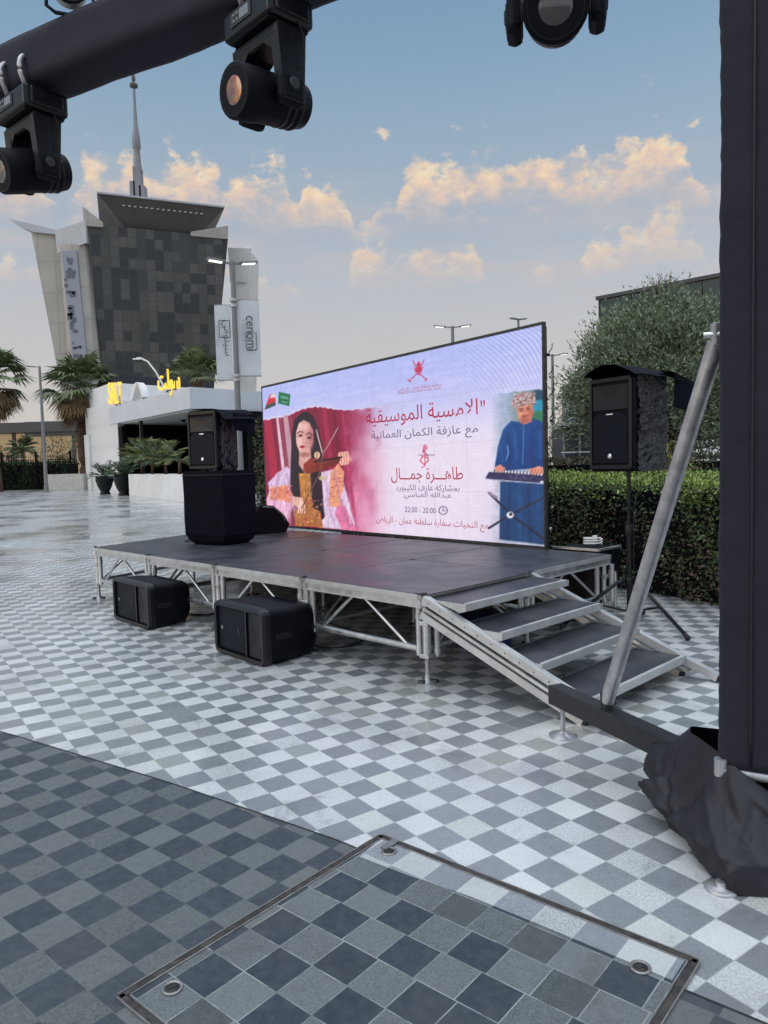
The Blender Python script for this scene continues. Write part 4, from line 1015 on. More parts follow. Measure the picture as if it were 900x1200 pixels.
cable('black cable running from the nearer floor loudspeaker under the stage', [(-.72, 5.95, .15), (-.62, 6.05, .02), (-.35, 6.0, .007), (-.2, 6.4, .007), (-.6, 7.1, .007), (-.5, 8.0, .007)], .007)
cable('black cable running from the farther floor loudspeaker under the stage', [(-2.15, 7.45, .15), (-2.05, 7.55, .02), (-1.8, 7.5, .007), (-1.7, 7.9, .007), (-1.9, 8.6, .007)], .007)
cable('black cable coming down the speaker stand and running off under the stage', [(2.13, 6.47, .35), (2.2, 6.6, .05), (2.05, 6.8, .007), (1.7, 6.75, .007), (1.3, 6.9, .007), (.8, 6.8, .007)], .007)

# ================================================================== TRUSS GATE
BC = Vector((1.36, 2.75, 0)); BDv = Vector((-.883, .469, 0)).normalized(); BN = Vector((.469, .883, 0)).normalized()
CC = Vector((1.435, 2.79, 0)); ZB = 3.77
def sleeve(mb, o, ax, e1, e2, L, hw, n, m, amp, seed, wr=0):
    """cloth-covered square box along ax, half sizes hw, with slack and wrinkles"""
    rg = np.random.default_rng(seed); k = 6; per = []
    for s in range(4):
        for i in range(k):
            u = -1 + 2 * i / k
            per.append([(u, -1), (1, u), (-u, 1), (-1, -u)][s])
    nn = len(per); g = rg.normal(size=(n // 3 + 3, nn)); vs = []
    for j in range(n + 1):
        f = j / n * (n / 3); a = int(f); fr = f - a; row = g[a] * (1 - fr) + g[a + 1] * fr
        row = (row + np.roll(row, 1) + np.roll(row, -1)) / 2.2
        for i, (x, y) in enumerate(per):
            r_ = max(abs(x), abs(y)); q = (abs(x) ** 8 + abs(y) ** 8) ** (1 / 8); x2, y2 = x / q, y / q
            edge = min(1, 1.25 - max(0, min(abs(x), abs(y)) - .2))
            dl = 1 - .03 * math.sin(PI * ((j % max(1, n // 5)) / max(1, n // 5))) * edge + amp * row[i] + wr * math.sin(j * 1.9 + i * .6 + 2 * row[i])
            vs.append(o + ax * (L * j / n) + e1 * (hw[0] * x2 * dl) + e2 * (hw[1] * y2 * dl))
    fs = [(j * nn + i, j * nn + (i + 1) % nn, (j + 1) * nn + (i + 1) % nn, (j + 1) * nn + i) for j in range(n) for i in range(nn)]
    fs += [tuple(range(nn))[::-1], tuple(range(n * nn, (n + 1) * nn))]
    return mb.add(vs, fs, m, True)
def gate():
    t = thing('truss_gate', 'tall lighting gate wrapped in black cloth, its beam crossing overhead', 'lighting gate', CC)
    Z = Vector((0, 0, 1))
    rel = lambda p: Vector(p) - CC
    mb = MB(); sleeve(mb, Vector((0, 0, .335)), Z, BDv, BN, 3.4, (.165, .165), 110, CLOTH, .013, 5, .009); mb.build('column_sleeve', t)
    mb = MB(); sleeve(mb, rel(BC + BN * .15 - BDv * .30 + Z * (ZB + .15)), BDv, BN, Z, 8.0, (.15, .15), 110, CLOTH, .026, 8, .004); mb.build('beam_sleeve', t)
    mb = MB(); sp_ = [-BN * .168 + BDv * .05 + Z * z for z in np.linspace(.35, 3.7, 30)]; mb.path(sp_, .005, CLOTH2, 6); mb.build('column_seam', t)
    mb = MB(); e = .15
    for s1 in (-1, 1):
        for s2 in (-1, 1):
            p = BDv * (e * s1) + BN * (e * s2); mb.tube(p + Z * .06, p + Z * .36, .024, GALV)
    for z in (.09, .315):
        P = [BDv * (e * a) + BN * (e * b) + Z * z for a, b in ((-1, -1), (1, -1), (1, 1), (-1, 1))]
        for a, b in zip(P, P[1:] + P[:1]): mb.tube(a, b, .020, GALV)
    mb.build('base_truss', t)
    mb = MB(); mb.bbox(rel((1.435, 2.79, .05)), (.34, .34, .05), STEEL_D, .01, Matrix.Rotation(math.atan2(BDv.y, BDv.x), 3, 'Z')); mb.build('base_plate', t)
    # black gathered cloth round the base
    def ringpts(pts, n, soft):
        pts = np.array(pts, float); seg = np.linalg.norm(np.roll(pts, -1, 0) - pts, axis=1); cum = np.r_[0, np.cumsum(seg)]; out_ = []
        for k in range(n):
            d = cum[-1] * k / n; i = np.searchsorted(cum, d, 'right') - 1; f = (d - cum[i]) / seg[i]; out_.append(pts[i] * (1 - f) + pts[(i + 1) % len(pts)] * f)
        out_ = np.array(out_)
        for _ in range(soft): out_ = (np.roll(out_, 1, 0) + 2 * out_ + np.roll(out_, -1, 0)) / 4
        return out_
    n = 240; rg = np.random.default_rng(11)
    R0 = ringpts([(1.09, 2.94), (1.125, 2.60), (1.15, 2.475), (1.30, 2.41), (1.62, 2.34), (1.90, 2.66), (1.66, 3.2), (1.20, 3.20)], n, 6)
    R1 = ringpts([(1.035, 2.96), (1.085, 2.60), (1.16, 2.46), (1.31, 2.395), (1.64, 2.32), (1.93, 2.66), (1.68, 3.24), (1.14, 3.26)], n, 2)
    R2 = ringpts([(1.11, 2.99), (1.17, 2.66), (1.22, 2.57), (1.34, 2.50), (1.60, 2.44), (1.80, 2.70), (1.62, 3.1), (1.17, 3.22)], n, 3)
    R3 = ringpts([(1.215, 2.99), (1.235, 2.76), (1.265, 2.68), (1.40, 2.585), (1.52, 2.57), (1.665, 2.76), (1.5, 3.02), (1.255, 3.08)], n, 4)
    zt = np.array([.325 + .05 * math.cos(math.atan2(p[1] - 2.79, p[0] - 1.435) - R(165)) - .075 * max(0, math.cos(math.atan2(p[1] - 2.79, p[0] - 1.435) - R(-70))) for p in R3])
    keys = [(0.0, R0, np.full(n, .004)), (.30, R1, np.full(n, .105)), (.66, R2, np.full(n, .215)), (1.0, R3, zt)]
    mb = MB(); m_ = 40; vs = []; ang = np.arange(n) / n * 2 * PI
    crs = [(rg.uniform(-.6, 3.2), rg.uniform(-1.6, 1.6), rg.uniform(.05, .14), rg.choice([-1, 1]) * rg.uniform(.010, .026)) for _ in range(26)]
    fa = rg.normal(size=(9, 1)); fp = rg.uniform(0, 6.28, (9, 1)); fk = rg.uniform(-5, 5, (9, 1)); fn = np.array([[2], [4], [6], [8], [10], [14], [18], [22], [26]])
    for j in range(m_ + 1):
        v = j / m_; q = [i for i in range(3) if keys[i][0] <= v + 1e-9][-1]; f = (v - keys[q][0]) / (keys[q + 1][0] - keys[q][0])
        p = keys[q][1] * (1 - f) + keys[q + 1][1] * f; z = keys[q][2] * (1 - f) + keys[q + 1][2] * f
        w_ = (fa / fn ** .75 * (1 - 2.2 * np.abs(np.sin(fn * ang[None] / 2 + fp + fk * .55 * v)) ** .8)).sum(0)
        amp = .024 * math.sin(PI * min(1, .22 + v)) + .006; cen = np.array([1.435, 2.79]); d = p - cen; d /= np.linalg.norm(d, axis=1, keepdims=True)
        cr = np.zeros(n)
        for a0, sl, wd, hh in crs:
            x = np.abs((ang - a0 - sl * (v - .4) + PI) % (2 * PI) - PI); cr += hh * np.maximum(0, 1 - x / wd) ** .9
        w_ = w_ + cr * math.sin(PI * min(1, .12 + v)) / amp
        p = p + d * (w_ * amp)[:, None]; z = np.maximum(z + w_ * amp * .35 * (v > .1), .004)
        for a, b in zip(p, z): vs.append((a[0] - CC.x, a[1] - CC.y, b))
    fs = [(j * n + i, j * n + (i + 1) % n, (j + 1) * n + (i + 1) % n, (j + 1) * n + i) for j in range(m_) for i in range(n)]
    mb.add(vs, fs, CLOTH2, True); mb.build('base_drape', t, fix=True)
    mb = MB(); mb.lathe(rel((1.125, 2.485, 0)), [(.055, 0), (.055, .006), (.045, .010), (.02, .014), (.018, .03)], GALV, 24); mb.build('screw_foot', t)
    # outrigger with its brace and foot
    o0 = Vector((.905, 4.01, .215)); o1 = Vector((1.345, 2.90, .215)); dv = (o1 - o0).normalized()
    mb = MB(); mb.bar(rel(o0), rel(o1), .085, .10, mat('black powder coat', (.022, .023, .027, 1), .42, .2, .3, 12, .3, 60, bdist=.004)); orr = mb.build('outrigger', t)
    f = o0 + dv * .07
    mb = MB(); mb.tube(rel((f.x, f.y, .01)), rel((f.x, f.y, .2)), .014, GALV); mb.lathe(rel((f.x, f.y, 0)), [(.075, 0), (.075, .008), (.03, .016), (.02, .03)], GALV, 24); mb.build('screw_foot', t)
    b0 = o0 + dv * .44 + Z * .085; b1 = Vector((1.325, 2.985, 1.93))
    mb = MB(); mb.tube(rel(b0), rel(b1), .034, GALV, n=20); br = mb.build('brace', t)
    mb = MB(); mb.bbox(rel(b0 - Z * .03), (.05, .05, .06), STEEL_D, .008); mb.bbox(rel(b0 + (b1 - b0).normalized() * .02), (.075, .02, .07), STEEL_D, .006); mb.build('brace_shoe', br); mb = MB(); mb.bbox(rel(b1 + (b1 - b0).normalized() * .03), (.06, .04, .10), GALV, .012); mb.tube(rel(b1 + Vector((-.05, .0, .03))), rel(b1 + Vector((.08, -.06, .03))), .012, SILVER); mb.build('brace_bracket', br)
gate()

# ================================================================== MOVING HEAD LIGHTS
LENS_A = None
def lens_mat(name, col):
    m = bpy.data.materials.new(name); m.use_nodes = True; N = NT(m.node_tree); b = N.n['Principled BSDF']
    tc = N.new('ShaderNodeTexCoord'); f = N.noise(tc.outputs['Object'], 9, 3, .5)
    N.l.new(N.mix(N.mapr(f, .35, .65), col, (.05, .03, .035, 1)), b.inputs['Base Color'])
    b.inputs['Roughness'].default_value = .12; b.inputs['Specular IOR Level'].default_value = .9; b.inputs['Coat Weight'].default_value = .6
    return m
LENS_O = lens_mat('amber coated lens', (.62, .20, .05, 1)); LENS_D = lens_mat('dark lens', (.06, .06, .055, 1))
SCREENP = mat('small grey display', (.22, .24, .26, 1), .2)
def moving_head(pos, yaw, tilt, label, lens):
    t = thing('moving_head_light', label, 'stage light', pos, yaw, 'moving head lights hung under the beam')
    mb = MB(); mb.bbox((0, 0, -.115), (.40, .27, .135), BLACK, .025, seg=3); mb.bbox((0, 0, -.185), (.34, .24, .02), BLACK2, .008); base = mb.build('base', t)
    mb = MB(); mb.box((-.03, -.137, -.11), (.17, .006, .062), STEEL_D); mb.box((.0, -.1405, -.105), (.075, .003, .045), SCREENP)
    for i in range(2):
        for j in range(2): mb.bbox((-.085 + .028 * i, -.141, -.120 + .028 * j), (.016, .006, .016), POLE, .004)
    mb.build('control_panel', base)
    for sx in (-1, 1):
        mb = MB(); mb.bbox((sx * .195, 0, -.115), (.03, .20, .10), BLACK, .012); mb.build('side_handle', base)
    inv_ = Matrix.Rotation(-yaw, 3, 'Z')
    for sx in (-.085, .085):
        mb = MB(); foot = Vector(pos) + BDv * sx; ch = foot - BN * .085 + Vector((0, 0, .02)); pts = [foot - BN * .02 - Vector((0, 0, .04)), foot - BN * .09 - Vector((0, 0, .045))]
        for a in np.linspace(R(230), R(95), 9): pts.append(ch + BN * (.045 * math.cos(a)) + Vector((0, 0, .045 + .075 * math.sin(a))))
        mb.path([inv_ @ (p - Vector(pos)) for p in pts], .014, GALV, 10); mb.bbox(inv_ @ (foot - Vector(pos)) + Vector((0, 0, -.035)), (.045, .05, .035), STEEL_D, .006); mb.build('hook_clamp', t)
    mb = MB()   # yoke: top bridge and two arms
    mb.bbox((0, 0, -.225), (.37, .17, .075), BLACK, .02)
    for sx in (-1, 1):
        mb.hexa([(sx * .195, -.06, -.55), (sx * .195, .06, -.55), (sx * .135, .055, -.55), (sx * .135, -.055, -.55)], [(sx * .19, -.085, -.21), (sx * .19, .085, -.21), (sx * .125, .085, -.21), (sx * .125, -.085, -.21)], BLACK)
        mb.bbox((sx * .165, 0, -.49), (.068, .15, .15), BLACK2, .03)
        mb.hexa([(sx * .127, -.07, -.34), (sx * .127, .07, -.34), (sx * .124, .07, -.30), (sx * .124, -.07, -.30)], [(sx * .127, -.08, -.255), (sx * .127, .08, -.255), (sx * .06, .08, -.255), (sx * .06, -.08, -.255)], BLACK)
        mb.lathe((sx * .20, 0, -.47), [(.030, 0), (.026, .006)], STEEL_D, 16, Matrix.Rotation(sx * PI / 2, 3, 'Y'))
    mb.build('yoke', t)
    Rt = Matrix.Rotation(tilt, 3, 'X') @ Matrix.Rotation(PI / 2, 3, 'X')      # +z of the head -> local -y
    c = (0, 0, -.475)
    mb = MB(); mb.lathe(c, [(.07, -.20), (.105, -.185), (.118, -.12), (.120, .06), (.126, .10), (.128, .205), (.122, .215), (.112, .215)], BLACK2, 28, Rt)
    for z in (-.13, -.09, -.05): mb.lathe(c, [(.1205, z), (.123, z + .008), (.1205, z + .016)], BLACK, 28, Rt)
    hd = mb.build('head', t)
    mb = MB(); mb.lathe(c, [(.112, .2145), (.108, .2155), (.09, .205), (.088, .203)], BLACK, 28, Rt); mb.build('lens_ring', hd)
    mb = MB(); mb.lathe(c, [(.088, .2035), (.075, .212), (.05, .219), (.02, .222), (.004, .2225)], lens, 28, Rt); mb.build('lens', hd)
    mb = MB(); mb.path([(.19, .03, -.16), (.215, .05, -.24), (.222, .05, -.34), (.20, .03, -.40)], .0035, RUBBER, 6); mb.path([(.15, .05, -.06), (.19, .07, .01), (.11, .09, .04)], .004, RUBBER, 6); mb.build('safety_cable', t)
    return t
def under(tt): return BC + BDv * tt + BN * .10 + Vector((0, 0, ZB + .015))
moving_head(under(2.17), R(-46), R(6), 'moving head stage light with an amber lens, hung in the middle of the overhead beam', LENS_O)
moving_head(under(3.93), R(-40), R(14), 'moving head stage light cut off by the left edge, hung under the overhead beam', LENS_D)
moving_head(under(.74), R(-13), R(24), 'moving head stage light facing forward with a dark round lens, nearest to the wrapped leg', LENS_D)
# LED par can on top of the beam
def par():
    p = BC + BDv * 3.49 + BN * .05 + Vector((0, 0, ZB + .30))
    t = thing('par_can_light', 'round par light with clustered small lenses on top of the overhead beam', 'stage light', p, R(22))
    Rt = Matrix.Rotation(R(12), 3, 'X') @ Matrix.Rotation(PI / 2, 3, 'X'); c = (0, -.02, .16)
    mb = MB(); mb.lathe(c, [(.07, -.13), (.095, -.11), (.105, .0), (.112, .06), (.105, .07), (.10, .058)], BLACK, 28, Rt); mb.build('can', t)
    mb = MB()
    for q in range(3):
        for k in range(1 if q == 0 else 6 * q):
            a = 2 * PI * k / max(1, 6 * q); pp = Rt @ Vector((.036 * q * math.cos(a), .036 * q * math.sin(a), .058)) + Vector(c)
            mb.lathe(pp, [(.016, 0), (.014, .008), (.004, .011)], SCREENP, 10, Rt)
    mb.build('lens_cluster', t)
    mb = MB(); mb.path([(-.125, 0, .16), (-.125, 0, .03), (-.08, 0, .0), (.08, 0, .0), (.125, 0, .03), (.125, 0, .16)], .011, BLACK, 8); mb.build('yoke', t)
par()

# ================================================================== BACKGROUND BUILDINGS
def facade_mat(name, cw, ch, cols, rough=.25, spec=.5, seed=0.0, line=None):
    """panelled facade: each panel takes one of the tints"""
    m = bpy.data.materials.new(name); m.use_nodes = True; N = NT(m.node_tree); b = N.n['Principled BSDF']
    tc = N.new('ShaderNodeTexCoord'); sp = N.new('ShaderNodeSeparateXYZ'); N.l.new(tc.outputs['Object'], sp.inputs[0])
    U = N.math('DIVIDE', N.math('ADD', sp.outputs[0], N.math('MULTIPLY', sp.outputs[1], .4)), cw); V = N.math('DIVIDE', sp.outputs[2], ch)
    i = N.math('FLOOR', U); j = N.math('FLOOR', V)
    w1 = N.new('ShaderNodeTexWhiteNoise', noise_dimensions='2D'); N.l.new(N.comb(i, N.math('ADD', N.math('FLOOR', N.math('DIVIDE', j, 4.0)), seed), 0), w1.inputs['Vector'])
    w2 = N.new('ShaderNodeTexWhiteNoise', noise_dimensions='2D'); N.l.new(N.comb(i, j, 0), w2.inputs['Vector'])
    w3 = N.new('ShaderNodeTexWhiteNoise', noise_dimensions='1D'); N.l.new(N.math('ADD', i, seed * 3.1), w3.inputs['W'])
    k = N.math('ADD', N.math('ADD', N.math('MULTIPLY', w1.outputs[0], .34), N.math('MULTIPLY', w3.outputs[0], .48)), N.math('MULTIPLY', w2.outputs[0], .18))
    c = N.ramp(k, [(x / max(1, len(cols) - 1) * .999, cc) for x, cc in enumerate(cols)], 'CONSTANT' if len(cols) > 3 else 'LINEAR')
    n = N.noise(tc.outputs['Object'], .12, 4, .6); c = N.mix(N.math('MULTIPLY', N.mapr(n, .3, .7), .35), c, tuple(x * .55 for x in cols[0][:3]) + (1,))
    if line is not None:
        fu, fv = N.math('FRACT', U), N.math('FRACT', V)
        e = N.math('MINIMUM', N.math('MINIMUM', fu, N.math('SUBTRACT', 1.0, fu)), N.math('MULTIPLY', N.math('MINIMUM', fv, N.math('SUBTRACT', 1.0, fv)), ch / cw))
        c = N.mix(N.math('MULTIPLY', N.math('LESS_THAN', e, .06), .7), c, line)
    N.l.new(c, b.inputs['Base Color']); b.inputs['Roughness'].default_value = rough; b.inputs['Specular IOR Level'].default_value = spec
    return m
STONE = facade_mat('pale cladding', 5, 9, [(.40, .38, .345, 1), (.47, .45, .41, 1)], .7, .3, 2, (.33, .315, .29, 1))
GLASST = facade_mat('dark panelled glazing', 2.7, 3.0, [(.058, .062, .064, 1), (.105, .106, .098, 1), (.046, .050, .053, 1), (.088, .090, .085, 1), (.066, .070, .071, 1), (.118, .117, .108, 1)], .45, .2, 5, (.058, .06, .062, 1))
GLASSL = facade_mat('dark lower glazing', 6, 3.5, [(.028, .032, .042, 1), (.048, .053, .064, 1)], .4, .25, 1)
ROOFD = mat('dark grey roof soffit', (.085, .082, .080, 1), .6, .1, .2, .2)

SIGNB = mat('faded dark sign mark', (.10, .11, .14, 1), .6)
PALEW = mat('pale screen wall', (.66, .65, .62, 1), .7, 0, .15, .3)
def tower():
    t = thing('office_tower', 'large dark-glazed office building with an upturned grey roof and pale side wings', 'building', (-64, 236, 0))
    o = Vector((-64, 236, 0)); q = lambda p: (p[0] - o.x, p[1] - o.y, p[2])
    def lerp(a, b, s): return tuple(x * (1 - s) + y * s for x, y in zip(a, b))
    TL, TR, BL, BR = (-83.1, 220, 71.8), (-45.7, 236, 71.5), (-79.6, 224, 0), (-55.5, 236, 0)
    dp = (-11, 34, 0); add = lambda a, b: tuple(x + y for x, y in zip(a, b))
    s = .40; ML, MR = lerp(BL, TL, s), lerp(BR, TR, s)
    mb = MB(); mb.hexa([q(p) for p in (ML, MR, add(MR, dp), add(ML, dp))], [q(p) for p in (TL, TR, add(TR, dp), add(TL, dp))], GLASST); mb.build('glazed_facade', t)
    mb = MB(); mb.hexa([q(p) for p in (BL, BR, add(BR, dp), add(BL, dp))], [q(p) for p in (ML, MR, add(MR, dp), add(ML, dp))], GLASSL); mb.build('lower_facade', t)
    # pointed parapet fins at the two front corners
    mb = MB(); mb.extr([q(p) for p in ((-83.5, 219.3, 71), (-83.5, 219.3, 76.3), (-78.6, 221, 72.3), (-78.6, 221, 71))], (-.4, .8, 0), STONE); mb.build('parapet_fin', t)
    mb = MB(); mb.extr([q(p) for p in ((-45.7, 235.6, 71), (-45.4, 235.6, 75.0), (-56, 231.4, 72.2), (-56, 231.4, 71))], (-.4, .8, 0), STONE); mb.build('parapet_fin', t)
    # upturned roof
    r0 = [(-72.5, 228, 70), (-56.2, 234, 70), (-62, 256, 70), (-78, 250, 70)]; r1 = [(-79.4, 219.5, 80.0), (-45.6, 232, 79.2), (-56, 262, 80.5), (-90, 250, 80.5)]
    mb = MB(); mb.hexa([q(p) for p in r0], [q(p) for p in r1], ROOFD); rf = mb.build('roof', t)
    mb = MB()
    for k in range(15):
        a, b = lerp(r0[0], r1[0], .76), lerp(r0[1], r1[1], .76); p = lerp(a, b, .16 + .70 * k / 14); mb.box(q((p[0] - .0, p[1] - .45, p[2])), (.8, .3, .32), CONC)
    mb.build('soffit_lamp_row', rf)
    mb = MB(); mb.bar(q((-79.3, 219.3, 80.1)), q((-45.6, 231.8, 79.3)), .5, .5, PAINTW2); mb.build('roof_edge', rf)
    mb = MB()
    for p in ((-70, 228, 68.0), (-57.5, 232, 68.0)): mb.tube(q((p[0], p[1], 71)), q((p[0], p[1], 74)), .35, PAINTW2)
    # left wing
    mb = MB(); mb.hexa([q(p) for p in ((-91.8, 226, 0), (-88.0, 226, 0), (-88, 240, 0), (-91, 240, 0))], [q(p) for p in ((-101.6, 226, 71.4), (-92.9, 226, 70.6), (-92, 244, 70.6), (-99, 244, 71.4))], STONE); mb.build('pale_wing', t)
    mb = MB(); mb.extr([q(p) for p in ((-107.5, 225, 75.3), (-104, 225, 72.6), (-100, 225, 71.3), (-92.8, 225, 70.4), (-92.8, 225, 71.4), (-99, 225, 73.2))], (2, 14, 0), PAINTW2); mb.build('wing_tip', t)
    mb = MB(); mb.hexa([q(p) for p in ((-92.6, 222, 64.2), (-82.9, 219.2, 66.2), (-81.5, 230, 66), (-91, 232, 66))], [q(p) for p in ((-93.0, 222, 70.6), (-83.0, 219.2, 72.4), (-81.5, 230, 72.4), (-91, 232, 71))], PAINTW2); mb.build('core_head', t)
    mb = MB(); P = []
    for z in (0, 66):
        ring = []; sh = (z / 66) * -2.4
        for k in range(9):
            a = PI + PI * k / 8; ring.append(q((-85.9 + sh * .7 + 4.9 * math.cos(a), 224 + 4.4 * math.sin(a), z)))
        P.append(ring)
    mb.add(P[0] + P[1], [(k, k + 1, 9 + k + 1, 9 + k) for k in range(8)], STONE); mb.build('stair_core', t)
    # dark sign strip with marks
    RX = Matrix.Rotation(PI / 2, 3, 'X')
    mb = MB(); mb.hexa([q(p) for p in ((-88.2, 218.9, 24), (-84.1, 218.9, 24), (-84.1, 219.6, 24), (-88.2, 219.6, 24))], [q(p) for p in ((-90.1, 218.9, 64), (-85.9, 218.9, 64), (-85.9, 219.6, 64), (-90.1, 219.6, 64))], mat('blue grey sign panel', (.26, .28, .33, 1), .6)); st = mb.build('sign_strip', t)
    rg = random.Random(2)
    for z0_, z1_, n_ in ((54, 62, 9), (50.5, 52.5, 6), (40.5, 48.5, 9), (36.5, 38, 6), (28, 34.5, 8)):
        mb = MB()
        for k in range(n_):
            z = rg.uniform(z0_, z1_); xx = -87.0 - (z - 31) * .047 + rg.uniform(-1.3, 1.3); mb.box(q((xx, 218.78, z)), (rg.uniform(.3, 1.5), .1, rg.uniform(.4, 2.2 if z1_ - z0_ > 3 else .8)), SIGNB)
        mb.build('sign_mark', st)
    # right wing
    mb = MB(); mb.hexa([q(p) for p in ((-47.0, 245, 0), (-43.5, 245, 0), (-43.5, 256, 0), (-47, 256, 0))], [q(p) for p in ((-47, 245, 70.5), (-40.5, 245, 69.8), (-40, 258, 70), (-46, 258, 70))], PALEW); mb.build('pale_wing', t)
    mb = MB(); mb.hexa([q(p) for p in ((-47.3, 244.5, 60), (-42.0, 244.5, 60), (-42, 245.2, 60), (-47, 245.2, 60))], [q(p) for p in ((-47.5, 244.4, 70.9), (-40.2, 244.4, 70.4), (-40.2, 245.2, 70.4), (-47, 245.2, 70.9))], PALEW); mb.build('wing_band', t)
tower()

def spire():
    t = thing('tower', 'very tall slender tower with a needle spire, rising beyond the office building roof', 'skyscraper', (-276.5, 900, 0))
    SPM = mat('hazy grey cladding', (.25, .26, .28, 1), .5, .2, .25, .03)
    mb = MB()
    for x, w, z0, z1 in ((-5.5, 6, 0, 334), (5.2, 6, 0, 329), (0, 8.5, 0, 350)): mb.box((x, 0, (z0 + z1) / 2), (w, 12, z1 - z0), SPM)
    mb.build('tower_shaft', t)
    mb = MB(); mb.lathe((0, 0, 0), [(5.4, 345), (4.2, 362), (3.6, 371), (4.9, 373), (4.5, 384), (2.5, 400), (1.8, 420), (1.4, 440), (1.2, 452)], SPM, 12); mb.build('crown', t)
    mb = MB(); mb.lathe((0, 0, 0), [(1.6, 440), (4.6, 442), (4.6, 445), (1.6, 447)], ROOFD, 16); mb.lathe((0, 0, 0), [(1.5, 447), (2.4, 452), (1.2, 456), (.7, 466), (.3, 482)], ROOFD, 10); mb.build('needle', t)
spire()

def restaurant():
    C0 = Vector((-9.6, 38.0)); A0 = Vector((-21.7, 55.2)); dl = (A0 - C0).normalized(); dr = Vector((.664, .747)).normalized()
    t = thing('restaurant', 'low white restaurant with a wide canopy and dark open front, across the plaza', 'restaurant', (C0.x, C0.y, 0))
    L = (A0 - C0).length; P = lambda s, r, z: ((dl * s + dr * r).x, (dl * s + dr * r).y, z)
    def blk(name, s0, s1, r0, r1, z0, z1, m, par=t):
        mb = MB(); mb.hexa([P(s0, r0, z0), P(s1, r0, z0), P(s1, r1, z0), P(s0, r1, z0)], [P(s0, r0, z1), P(s1, r0, z1), P(s1, r1, z1), P(s0, r1, z1)], m); return mb.build(name, par)
    blk('canopy', 0, 14.6, 0, 14, 4.42, 5.5, mat('canopy panel', (.60, .62, .65, 1), .55, 0, .1, .6))
    blk('canopy_soffit', .3, 14.5, .3, 13.5, 4.36, 4.418, PAINTW)
    blk('wall', 13.0, L, .05, 9, 0, 5.9, facade_mat('white wall panels', 2.6, 1.5, [(.70, .70, .69, 1), (.76, .76, .75, 1)], .7, .3, 4, (.62, .62, .61, 1)))
    blk('parapet', 14.7, L - .05, .3, 8, 5.9, 7.2, PAINTW)
    mb = MB()
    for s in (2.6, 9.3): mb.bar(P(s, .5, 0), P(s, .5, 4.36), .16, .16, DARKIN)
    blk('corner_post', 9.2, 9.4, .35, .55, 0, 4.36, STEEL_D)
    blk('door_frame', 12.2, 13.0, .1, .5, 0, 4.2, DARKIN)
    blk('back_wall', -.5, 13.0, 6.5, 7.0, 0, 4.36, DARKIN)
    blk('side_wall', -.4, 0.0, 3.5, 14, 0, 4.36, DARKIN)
    blk('dark_lining', 12.86, 12.98, .55, 6.4, 0, 4.34, DARKIN)  # dark lining added over the white wall end, interior shade as colour
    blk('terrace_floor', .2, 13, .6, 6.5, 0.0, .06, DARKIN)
    for s, z in ((3, 4.34), (7, 4.34), (1.0, 4.34)):
        mb = MB(); mb.lathe(P(s, 2.5, z - .12), [(.12, 0), (.14, .12)], DARKIN, 12); mb.build('ceiling_lamp', t)
    # notch at the far end of the white wall
    blk('wall_step', L - 1.2, L + .02, -.12, .04, 0, 4.0, PAINTW)
    # signs on the roof edge
    RX = Matrix.Rotation(PI / 2, 3, 'X')
    yaw = math.atan2(-dl.y, -dl.x)
    def sign(name, txt, s, w, h, z, lab, yw, bold):
        tt = P(s, -.12, z)
        return lettering(name, txt, w, GOLD, t, Vector(tt), Matrix.Rotation(yw, 3, 'Z') @ RX, height=h, extrude=.06, bold=bold)
    sign('latin_sign', 'SALT', 12.6, 1.05, 1.40, 6.30, '', R(-22), .0)
    sign('arabic_sign', arab('سولت'), 2.65, 1.40, 1.40, 5.98, '', R(-22), .012)
    for s0, s1, zr in ((12.05, 13.15, 5.62), (1.95, 3.4, 5.58)):
        mb = MB(); mb.bar(P(s0, .0, zr), P(s1, .0, zr), .06, .05, STEEL_D)
        for ss_ in (s0 + .1, s1 - .1): mb.bar(P(ss_, .05, 5.45), P(ss_, .05, zr + .5), .05, .05, STEEL_D)
        mb.build('sign_bracket', t)
    mb = MB(); mb.extr([P(11.7, .6, 5.5), P(9.0, .6, 5.5)] + [P(10.35 - 1.35 * math.cos(a), .6, 5.5 + 1.3 * math.sin(a)) for a in np.linspace(0, PI, 14)][1:-1][::-1], (dr.x * .4, dr.y * .4, 0), PAINTW); mb.build('round_panel', t)
    # side toward the right: canopy return beyond the lamp post
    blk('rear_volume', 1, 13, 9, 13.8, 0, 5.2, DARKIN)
    return C0, dl, dr
C0, dl_, dr_ = restaurant()

def planter(name, a, b, dep, h, label, mtl=PAINTW):
    a = Vector((a[0], a[1], 0)); b = Vector((b[0], b[1], 0)); L = (b - a).length; t = thing(name, label, 'planter', (a + b) / 2, math.atan2((b - a).y, (b - a).x))
    mb = MB(); x = L / 2
    mb.bbox((0, .05, h / 2), (L, .1, h), mtl, .012); mb.bbox((0, dep - .05, h / 2), (L, .1, h), mtl, .012)
    mb.bbox((-x + .05, dep / 2, h / 2), (.1, dep - .2, h), mtl, .012); mb.bbox((x - .05, dep / 2, h / 2), (.1, dep - .2, h), mtl, .012); mb.build('planter_wall', t)
    mb = MB(); mb.box((0, dep / 2, h - .12), (L - .2, dep - .2, .06), mat('planting soil', (.05, .038, .028, 1), .95, 0, .4, 6, .6, 20)); mb.build('soil', t)
    return t
planter('planter', (-13.9, 41.0), (-7.6, 30.2), 1.1, 1.18, 'long white planter box in front of the dark restaurant opening')
planter('planter', (-25.2, 55.8), (-21.8, 54.6), 1.6, 1.20, 'short white planter box left of the white restaurant wall, at the palm trunk', CONC)

